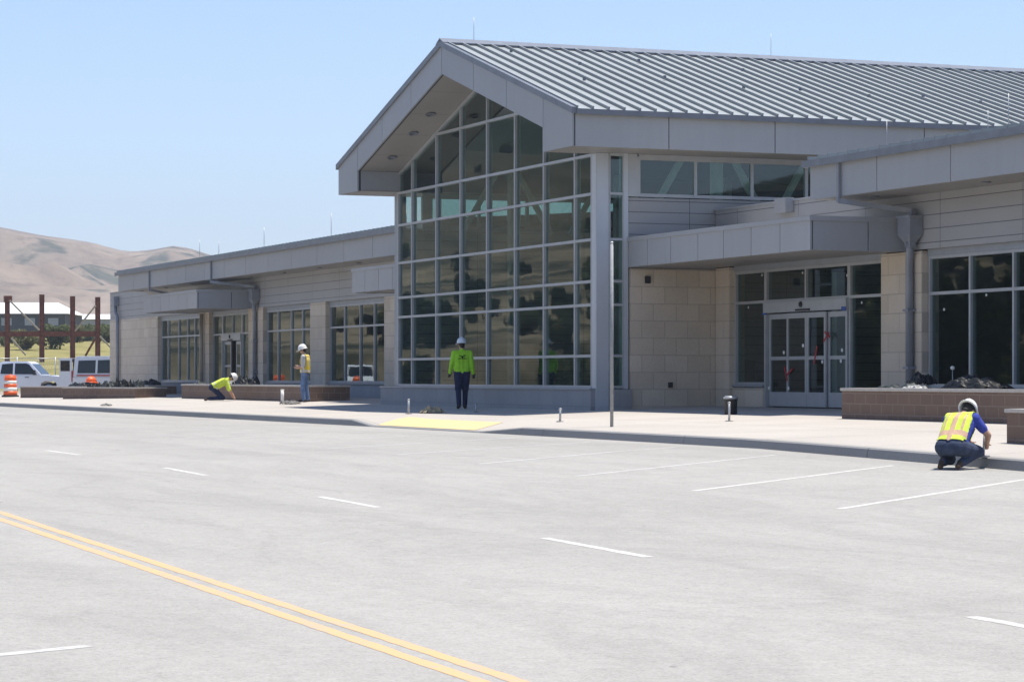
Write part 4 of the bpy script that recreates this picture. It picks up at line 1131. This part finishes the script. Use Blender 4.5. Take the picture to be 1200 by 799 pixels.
person((-85.4, 23.6, walk_z(-85.4,23.6)), heading(.2,.98), J, mt, 'crouching man in lime vest and white hard hat working low by the left planter', (LIMEY, REFG, lambda a,b,f: (.18<a<.27)), HATW, .012)

# 4: kneeling man at the right kerb, sitting back on his heels with his back to the camera
J = J0(); J.update(hip_l=V(-.115,-.10,.31), hip_r=V(.115,-.10,.31), knee_l=V(-.20,.34,.13), knee_r=V(.22,.34,.24), ankle_l=V(-.11,-.15,.10), ankle_r=V(.13,-.08,.09),
   toe_l=V(-.11,-.24,.04), toe_r=V(.14,-.22,.05), sole=V(0,-.7,.2), shoulder_l=V(-.19,.28,.68), shoulder_r=V(.20,.26,.70), elbow_l=V(-.26,.45,.46), elbow_r=V(.36,.36,.47),
   wrist_l=V(-.02,.60,.38), wrist_r=V(.27,.56,.36), hand_l=V(.3,.6,-.4), hand_r=V(-.3,.5,-.6), neck=V(.01,.36,.755), head=V(.02,.45,.80), hfwd=V(.0,.55,-.83).normalized(), hup=V(0,.83,.55).normalized(), hair=True, thick=.022, sl=.62, sleeve=0)
mt = dict(torso=BLUE, neckbase=SKIN, uparm=BLUE, forearm=SKIN, hand=SKIN, skin=SKIN, hair=HAIR, pants=DEN, boot=BOOT)
def pat4(a, b, f): return abs(b) < .032 or (.20 < a < .38) or (abs(abs(b)-.135) < .012 and a > .38)
kx, ky, kh = -29.33, 18.09, (-.60, .80)
person((kx, ky, lot_z(kx,ky)), heading(*kh), J, mt, 'kneeling man in lime vest over blue shirt working at the right kerb', (LIMEY, REFL, pat4), HATW, .0095).scale = (.95,.95,.95)
tl = empty('hand_tool', (kx,ky,lot_z(kx,ky)), 'short pale handled tool held by the kneeling man', 'tool')
ax = Matrix.Rotation(heading(*kh), 3, 'Z')
def L2(p): q = ax @ Vector(p); return (q.x+kx, q.y+ky, q.z+lot_z(kx,ky))
MB().tube([L2((.20,.54,.16)), L2((.215,.56,.50))], .018, 10).build('handle', M['galv'], tl)
MB().obox(L2((.20,.55,.16)), ax@V(.06,0,0), ax@V(0,.09,0), V(0,0,.012)).build('blade', M['galv'], tl)

# ------------------------------------------------------------------ vehicles at far left
def wheel(root, x, y, z, r=.37, w_=.25):
    """axle along local x"""
    wobj = MB().lathe([(r-.10,-w_/2),(r-.015,-w_/2),(r,-w_/2+.03),(r,w_/2-.03),(r-.015,w_/2),(r-.10,w_/2)], (x,y,z), 24, 'x').build('wheel', M['rubber'], root, loc=(0,0,0))
    MB().lathe([(.05,-w_/2-.01),(r-.11,-w_/2-.004),(r-.10,w_/2+.004),(.05,w_/2+.01)], (x,y,z), 24, 'x').build('rim', M['galv'], wobj, loc=(0,0,0))
def vehicle(name, loc, rz, label, cat, paint, kind, group=None):
    """local frame: +y is the front, x across"""
    root = empty(name, loc, label, cat, group, rz)
    W = .97
    if kind == 'pickup':
        low = [(-2.75,.48),(-2.75,1.02),(-.95,1.06),(-.95,1.10),(1.15,1.10),(1.75,1.10),(2.55,1.02),(2.72,.90),(2.75,.48),(2.2,.42),(2.15,.70),(1.98,.80),(1.55,.80),(1.38,.70),(1.32,.42),(-1.25,.42),(-1.3,.70),(-1.48,.80),(-1.92,.80),(-2.10,.70),(-2.15,.42)]
        cabp = [(-.95,1.09),(-.82,1.70),(-.62,1.80),(.62,1.80),(.82,1.72),(1.42,1.09)]
        glass_s = [[(-.72,1.17),(-.64,1.66),(-.08,1.70),(-.08,1.15)], [(.02,1.15),(.02,1.70),(.60,1.70),(.74,1.64),(1.15,1.15)]]
        ax_ = (1.77,-1.70); bedtop = True
    else:
        low = [(-2.55,.40),(-2.58,1.0),(2.35,1.0),(2.55,.85),(2.6,.42),(2.2,.38),(2.12,.62),(1.98,.74),(1.6,.74),(1.44,.62),(1.36,.38),(-1.2,.38),(-1.28,.62),(-1.44,.74),(-1.82,.74),(-1.98,.62),(-2.06,.38)]
        cabp = [(-2.56,1.0),(-2.5,1.88),(-2.38,2.02),(1.0,2.02),(1.22,1.95),(1.85,1.18),(2.35,1.0)]
        glass_s = [[(-2.28,1.18),(-2.25,1.80),(-1.25,1.82),(-1.25,1.18)], [(-1.12,1.18),(-1.12,1.82),(-.05,1.84),(-.05,1.18)], [(.06,1.18),(.06,1.84),(.98,1.82),(1.52,1.18)]]
        ax_ = (1.78,-1.62)
    b = MB().prism(low, -W, W, 'yz'); b.build('body', paint, root, .03, loc=(0,0,0))
    n = len(cabp); tp = .86 if kind == 'pickup' else .9
    zs = [z for _,z in cabp]; z0, z1 = min(zs), max(zs)
    def wx_(z): return W - (W-W*tp)*((z-z0)/(z1-z0))
    vs = [(-wx_(z)+.015, y, z) for y,z in cabp] + [(wx_(z)-.015, y, z) for y,z in cabp]
    fs = [tuple(range(n)), tuple(range(2*n-1,n-1,-1))] + [(i,i+n,(i+1)%n+n,(i+1)%n) for i in range(n)]
    cab = MB().add(vs, fs).build('cab', paint, root, .03, loc=(0,0,0))
    for s in (-1,1):
        for poly in glass_s:
            vs = [(s*(wx_(z)-.010+.006), y, z) for y,z in poly] + [(s*(wx_(z)-.03), y, z) for y,z in poly]; k = len(poly)
            MB().add(vs, [tuple(range(k)), tuple(range(2*k-1,k-1,-1))]+[(i,i+k,(i+1)%k+k,(i+1)%k) for i in range(k)]).build('side_window', M['vglass'], root, loc=(0,0,0))
    # windscreen
    (ya,za),(yb,zb_) = (cabp[-2],cabp[-1]) if kind=='pickup' else (cabp[-3],cabp[-2])
    def L(t): return (ya+(yb-ya)*t, za+(zb_-za)*t)
    q = [L(.08), L(.92)]
    vs = []
    for off in (.012, -.02):
        for y,z in q: vs += [(-wx_(z)+.1, y+off, z+off), (wx_(z)-.1, y+off, z+off)]
    MB().add(vs, [(0,1,3,2),(4,6,7,5),(0,4,5,1),(2,3,7,6),(0,2,6,4),(1,5,7,3)]).build('windscreen', M['vglass'], root, loc=(0,0,0))
    for y in ax_:
        for s in (-1,1): wheel(root, s*.84, y, .37)
    yf = max(y for y,_ in low)
    for s in (-1,1):
        MB().box(s*.62-.2, s*.62+.2, yf-.06, yf+.015, .72, .90).build('headlight', M['paper'], root, .01, loc=(0,0,0))
        MB().box(s*.98, s*1.20, 1.0 if kind=='pickup' else 1.45, 1.1 if kind=='pickup' else 1.56, 1.12, 1.36).build('mirror', M['black'], root, .015, loc=(0,0,0))
        for yy in ((-.30,.65) if kind=='pickup' else (.85,)): MB().box(s*W-.01, s*(W+.025), yy-.1, yy+.1, .98 if kind=='pickup' else .98, 1.015).build('door_handle', M['black'], root, loc=(0,0,0))
        yr = min(y for y,_ in low)
        MB().box(s*.88-.09, s*.88+.09, yr-.03, yr+.05, .78, 1.0 if kind=='pickup' else 1.3).build('tail_light', M['red'], root, loc=(0,0,0))
    MB().box(-.95,.95, yf-.02, yf+.09, .45,.62).build('bumper', M['galv'] if kind=='pickup' else M['black'], root, .02, loc=(0,0,0))
    yr = min(y for y,_ in low); MB().box(-.95,.95, yr-.09, yr+.02, .45,.62).build('bumper', M['galv'] if kind=='pickup' else M['black'], root, .02, loc=(0,0,0))
    MB().box(-.42,.42,yf-.01,yf+.03,.68,.92).build('grille', M['black'], root, loc=(0,0,0))
    if kind == 'pickup':
        MB().box(-.86,.86,-2.68,-1.0,1.058,1.075).build('bed_floor', M['black'], root, loc=(0,0,0))
        for s in (-1,1): MB().box(s*.97,s*.88,-2.74,-.97,1.02,1.12).build('bed_rail', paint, root, .015, loc=(0,0,0))
        MB().tube([(-.8,-1.05,1.1),(-.8,-1.05,1.72),(.8,-1.05,1.72),(.8,-1.05,1.1)], .03, 8).build('roll_bar', M['black'], root, loc=(0,0,0))
    return root
def vdir(d, px): return (d*(VX+(px-600)/FPX*RX), d*(VY+(px-600)/FPX*RY))
x, y = vdir(131, 22); vehicle('pickup_truck', (x, y, -.32), heading(.42,.91), 'silver crew cab pickup parked behind the orange barrel', 'pickup truck', M['silver'], 'pickup')
x, y = vdir(127, 149); van = vehicle('van', (x, y, -.30), heading(.72,.70), 'white van with its rear doors swung open beside the pickup', 'van', M['white'], 'van')
for s, ang in ((-1, 1.75), (1, 1.35)):
    # rear barn doors, hinged at the rear corners and swung open
    hx, hy = s*.95, -2.60; dx, dy = s*math.cos(ang)*-1*.9, -math.sin(ang)*.9
    u = Vector((dx,dy,0)).normalized(); nn = Vector((-u.y,u.x,0))
    D = MB(); c = Vector((hx,hy,1.18)) + u*.44
    D.obox(c, u*.44, nn*.03, V(0,0,.75)); dd = D.build('rear_door', M['white'], van, .02, loc=(0,0,0))
    G = MB().obox(c+V(0,0,.36), u*.33, nn*.036, V(0,0,.26)); G.build('door_window', M['vglass'], dd, loc=(0,0,0))
MB().box(-.86,.86,-2.60,-2.585,.55,1.9).build('load_space_shade', M['black'], van, loc=(0,0,0))  # black plate on the solid body, painting the darkness of the load space
MB().box(-.985,.985,-2.3,1.6,1.04,1.10).build('red_stripe', M['red'], van, loc=(0,0,0))
# white vehicle across the lot whose front the left windows mirror
vehicle('van', (-172, -1.5, -.5), heading(.96,.28), 'white van parked across the lot opposite the left windows', 'van', M['white'], 'van')

# ------------------------------------------------------------------ steel frame, fence, far buildings, plants
def gz2(x, y): return terr(x, y)
sfx = empty('steel_frame', (*vdir(215, 62), 0), 'rusty steel frame of four posts with a cross beam and pale braces', 'steel frame')
SD = 215; TOP = {}
for px, py in ((8.5,347),(49,345),(85,347),(114.5,348)):
    x, y = vdir(SD, px); zb = gz2(x,y)-.3; zt_ = CZ+(441-py)/FPX*SD; TOP[px] = (x,y,zt_)
    m = MB(); a = .15
    m.box(x-a, x+a, y-a-.04, y-a-.0, zb, zt_); m.box(x-a, x+a, y+a, y+a+.04, zb, zt_); m.box(x-.03, x+.03, y-a+.001, y+a-.001, zb, zt_)
    m.box(x-.12, x+.12, y-.13, y+.13, zb, zt_-.02)
    m.build('post', M['rust'], sfx)
def at(px, py, d=SD): x, y = vdir(d, px); return (x, y, CZ+(441-py)/FPX*d)
MB().bar(at(-60,391.5), at(116,391), .25, .42).build('cross_beam', M['rust'], sfx)
for a, b in (((11,352),(46,387)),((13,396),(30,416)),((112,358),(88,388)),((117,394),(140,418))):
    MB().bar(at(*a, SD-.4), at(*b, SD-.4), .13).build('brace', M['braceb'], sfx)
MB().bar(at(112,396,SD-.4), at(100,417,SD-.4), .16).build('brace', M['rust'], sfx)
MB().box(TOP[8.5][0]-.3, TOP[8.5][0]+.3, TOP[8.5][1]-.25, TOP[8.5][1]+.35, TOP[8.5][2]-.5, TOP[8.5][2]+.02).build('end_plate', M['rust'], sfx)
fr = empty('chain_link_fence', (*vdir(150, 60), 0), 'low grey wire fence behind the pickup and van', 'fence')
fp = [vdir(150, p) for p in range(-160, 200, 45)]
wr = MB()
for (xa,ya),(xb,yb) in zip(fp, fp[1:]):
    za, zb = gz2(xa,ya), gz2(xb,yb); H = 1.95; n = 16
    MB().tube([(xa,ya,za-.2),(xa,ya,za+H+.08)], .035, 8).build('fence_post', M['galv'], fr)
    wr.tube([(xa,ya,za+H),(xb,yb,zb+H)], .025, 6)
    for i in range(n):
        for s in (0,1):
            t0, t1 = i/n, (i+6)/n
            if t1 > 1: continue
            p0 = (xa+(xb-xa)*t0, ya+(yb-ya)*t0, za+ (0 if s else H)); p1 = (xa+(xb-xa)*t1, ya+(yb-ya)*t1, zb+(H if s else 0))
            wr.bar(p0, p1, .012)
wr.build('wire_mesh', M['galv'], fr)

def far_building(name, d, px0, px1, py_eave, py_top, depth, wall, roof, label, inset=0, nwin=4, rise=True):
    (x0,y0),(x1,y1) = vdir(d, px0), vdir(d, px1); zb = min(gz2(x0,y0), gz2(x1,y1))-1; ze = CZ+(441-py_eave)/FPX*d; zt_ = CZ+(441-py_top)/FPX*d
    root = empty(name, (x0,y0,0), label, 'building')
    u = Vector((x1-x0, y1-y0, 0)); L = u.length; u /= L; nb = Vector((VX,VY,0))
    def P(a, b, z): q = Vector((x0,y0,0)) + u*a + nb*b; return (q.x, q.y, z)
    MB().add([P(0,0,zb),P(L,0,zb),P(L,depth,zb),P(0,depth,zb),P(0,0,ze),P(L,0,ze),P(L,depth,ze),P(0,depth,ze)], [(0,1,2,3),(4,5,6,7),(0,1,5,4),(1,2,6,5),(2,3,7,6),(3,0,4,7)]).build('wall', wall, root)
    e = .5; i_ = inset
    MB().add([P(-e,-e,ze+.003),P(L+e,-e,ze+.003),P(L+e,depth+e,ze+.003),P(-e,depth+e,ze+.003),P(i_,depth*.45,zt_),P(L-i_,depth*.45,zt_),P(L-i_,depth*.55,zt_),P(i_,depth*.55,zt_)], [(0,1,2,3),(4,5,6,7),(0,1,5,4),(1,2,6,5),(2,3,7,6),(3,0,4,7)]).build('roof', roof, root)
    for k in range(nwin):
        a = L*(k+.5)/nwin; hw = min(.7, L/nwin*.28)
        wv = MB().add([P(a-hw,-.06,ze-1.6),P(a+hw,-.06,ze-1.6),P(a+hw,-.06,ze-.6),P(a-hw,-.06,ze-.6),P(a-hw,.02,ze-1.6),P(a+hw,.02,ze-1.6),P(a+hw,.02,ze-.6),P(a-hw,.02,ze-.6)], [(0,1,2,3),(4,5,6,7),(0,1,5,4),(1,2,6,5),(2,3,7,6),(3,0,4,7)]).build('window', M['palewall'], root)
    return root
far_building('metal_roofed_building', 350, -170, 76, 367.5, 353, 14, M['dkwall'], M['whiteroof'], 'dark grey building with bright white roof behind the steel frame', 2.2, 9)
far_building('low_building', 420, 80, 190, 374, 367, 16, M['palewall'], M['whiteroof'], 'low pale building with flat light roof right of the dark grey one', 1.0, 5)

def leaf_cloud(rg, blobs, nleaf, size):
    m = MB(); vs = []; fs = []
    for c, r in blobs:
        for _ in range(int(nleaf*(r[0]*r[1]*r[2])**(1/3.))):
            v = Vector((rg.gauss(0,1), rg.gauss(0,1), rg.gauss(0,1))).normalized()*(rg.random()**.45)
            p = Vector(c) + Vector((v.x*r[0], v.y*r[1], v.z*r[2])); s = size*rg.uniform(.6,1.4)
            a = Vector((rg.gauss(0,1),rg.gauss(0,1),rg.gauss(0,1))).normalized(); b = a.cross(Vector((rg.gauss(0,1),rg.gauss(0,1),rg.gauss(0,1)))).normalized()
            o = len(vs); vs += [p-a*s-b*s*.5, p+a*s-b*s*.4, p+a*s*.9+b*s*.5, p-a*s*.8+b*s*.5]; fs.append((o,o+1,o+2,o+3))
    m.add(vs, fs); return m
def bush(loc, w_, h, mat, label, seed, n=220, size=.14, cat='bush', group=None):
    rg = random.Random(seed); root = empty('bush' if cat=='bush' else cat, loc, label, cat, group)
    blobs = []
    for _ in range(9):
        a = rg.uniform(0, 6.28); q = rg.uniform(0,.7); rr = rg.uniform(.28,.5)
        blobs.append(((math.cos(a)*q*w_/2, math.sin(a)*q*w_/2, h*rg.uniform(.16,.74)), (w_*.5*rr, w_*.5*rr, h*rr*.62)))
    leaf_cloud(rg, blobs, n, size).build('crown' if cat=='tree' else 'foliage', mat, root, loc=(0,0,0))
    t = MB()
    t.tube([(0,0,-.3),(.03*h,0,h*.3),(0,.03*h,h*.6)], .045*h*.5+.02, 7, True, .02)
    for a in (0.4,2.3,4.5): t.tube([(0,0,h*.22),(math.cos(a)*w_*.15, math.sin(a)*w_*.15, h*.42),(math.cos(a)*w_*.3, math.sin(a)*w_*.3, h*.66)], .02*h*.5+.01, 6, True, .01)
    t.build('trunk' if cat=='tree' else 'stem', M['bark'], root, loc=(0,0,0))
    return root
BS = [(70,262,4.2,3.0,'leaf','rounded olive bush between steel posts left of the van'),(28,258,4.6,2.2,'leafy','wide low bush below the dark building at far left'),(10,270,3.0,2.4,'leaf','small olive bush left of the first steel post'),
      (97,330,5.5,2.5,'leaf','dark bushy shrub in front of the low pale building'),(82,300,4.0,2.8,'leafy','dry green shrub at corner of the dark building'),(125,300,5.0,2.3,'leaf','olive shrub beside the building edge behind the van')]
for i,(px,d,w_,h,m_,lb) in enumerate(BS):
    x, y = vdir(d, px); bush((x,y,gz2(x,y)-.1), w_, h, M[m_], lb, 100+i, 330, .13)
TS = [(47,400,4.2,7.5,'dark round topped tree showing above the white roof'),(77,430,3.6,6.8,'dark tree between the two far buildings'),(58,395,2.8,6.6,'smaller dark tree beside the one above the white roof')]
for i,(px,d,w_,h,lb) in enumerate(TS):
    x, y = vdir(d, px); zz = gz2(x,y); top_y = {47:347,77:356,58:352}[px]; h = CZ+(441-top_y)/FPX*d - zz; bush((x,y,zz-.1), w_, h, M['leafd'], lb, 200+i, 420, .16, 'tree')
# trees on the slope across the road, mirrored in the glass
rg = random.Random(77); protos = [bush((-200-30*i,-60,0), 6.5+2*i, 6+1.5*i, M['leafd' if i else 'leaf'], 'dark oak tree on the dry slope across the road', 300+i, 240, .30, 'tree', 'oak trees on the slope across the road') for i in range(3)]
spots = []
while len(spots) < 150:
    a = math.radians(rg.uniform(188, 215)); r = rg.uniform(190, 640) if len(spots) < 70 else rg.uniform(255, 330); x, y = r*math.cos(a), r*math.sin(a)
    if all((x-q[0])**2+(y-q[1])**2 > 60 for q in spots): spots.append((x,y))
n_small = len(spots)
while len(spots) < n_small+60:
    q = rg.uniform(120, 420); l = rg.uniform(-.16,.16)*q; x, y = -45-.86*q-.54*l, 28-.54*q+.86*l
    if y < -16 and all((x-p[0])**2+(y-p[1])**2 > 45 for p in spots[n_small:]): spots.append((x,y))
for i, (x, y) in enumerate(spots):
    t = protos[i] if i < 3 else copy_tree(protos[i % 3])
    t.location = (x, y, terr(x,y)-.2); t.rotation_euler = (0,0,rg.uniform(0,6)); s = rg.uniform(.28,.75) if i < n_small else rg.uniform(.75,1.3); t.scale = (s*1.1,s*1.1,s)

# ------------------------------------------------------------------ haze
HAZE = True
if HAZE:
    hz = MB().box(-4900, 2900, -2900, 4900, -6, 300).build('haze', None)
    m = bpy.data.materials.new('haze'); m.use_nodes = True; nt = m.node_tree; nt.nodes.remove(nt.nodes['Principled BSDF'])
    v = nt.nodes.new('ShaderNodeVolumePrincipled'); v.inputs['Color'].default_value = (.72,.83,1.0,1); v.inputs['Density'].default_value = .00022; v.inputs['Anisotropy'].default_value = .0
    nt.links.new(v.outputs[0], nt.nodes['Material Output'].inputs['Volume'])
    hz.data.materials.clear(); hz.data.materials.append(m); tag(hz, kind='stuff')
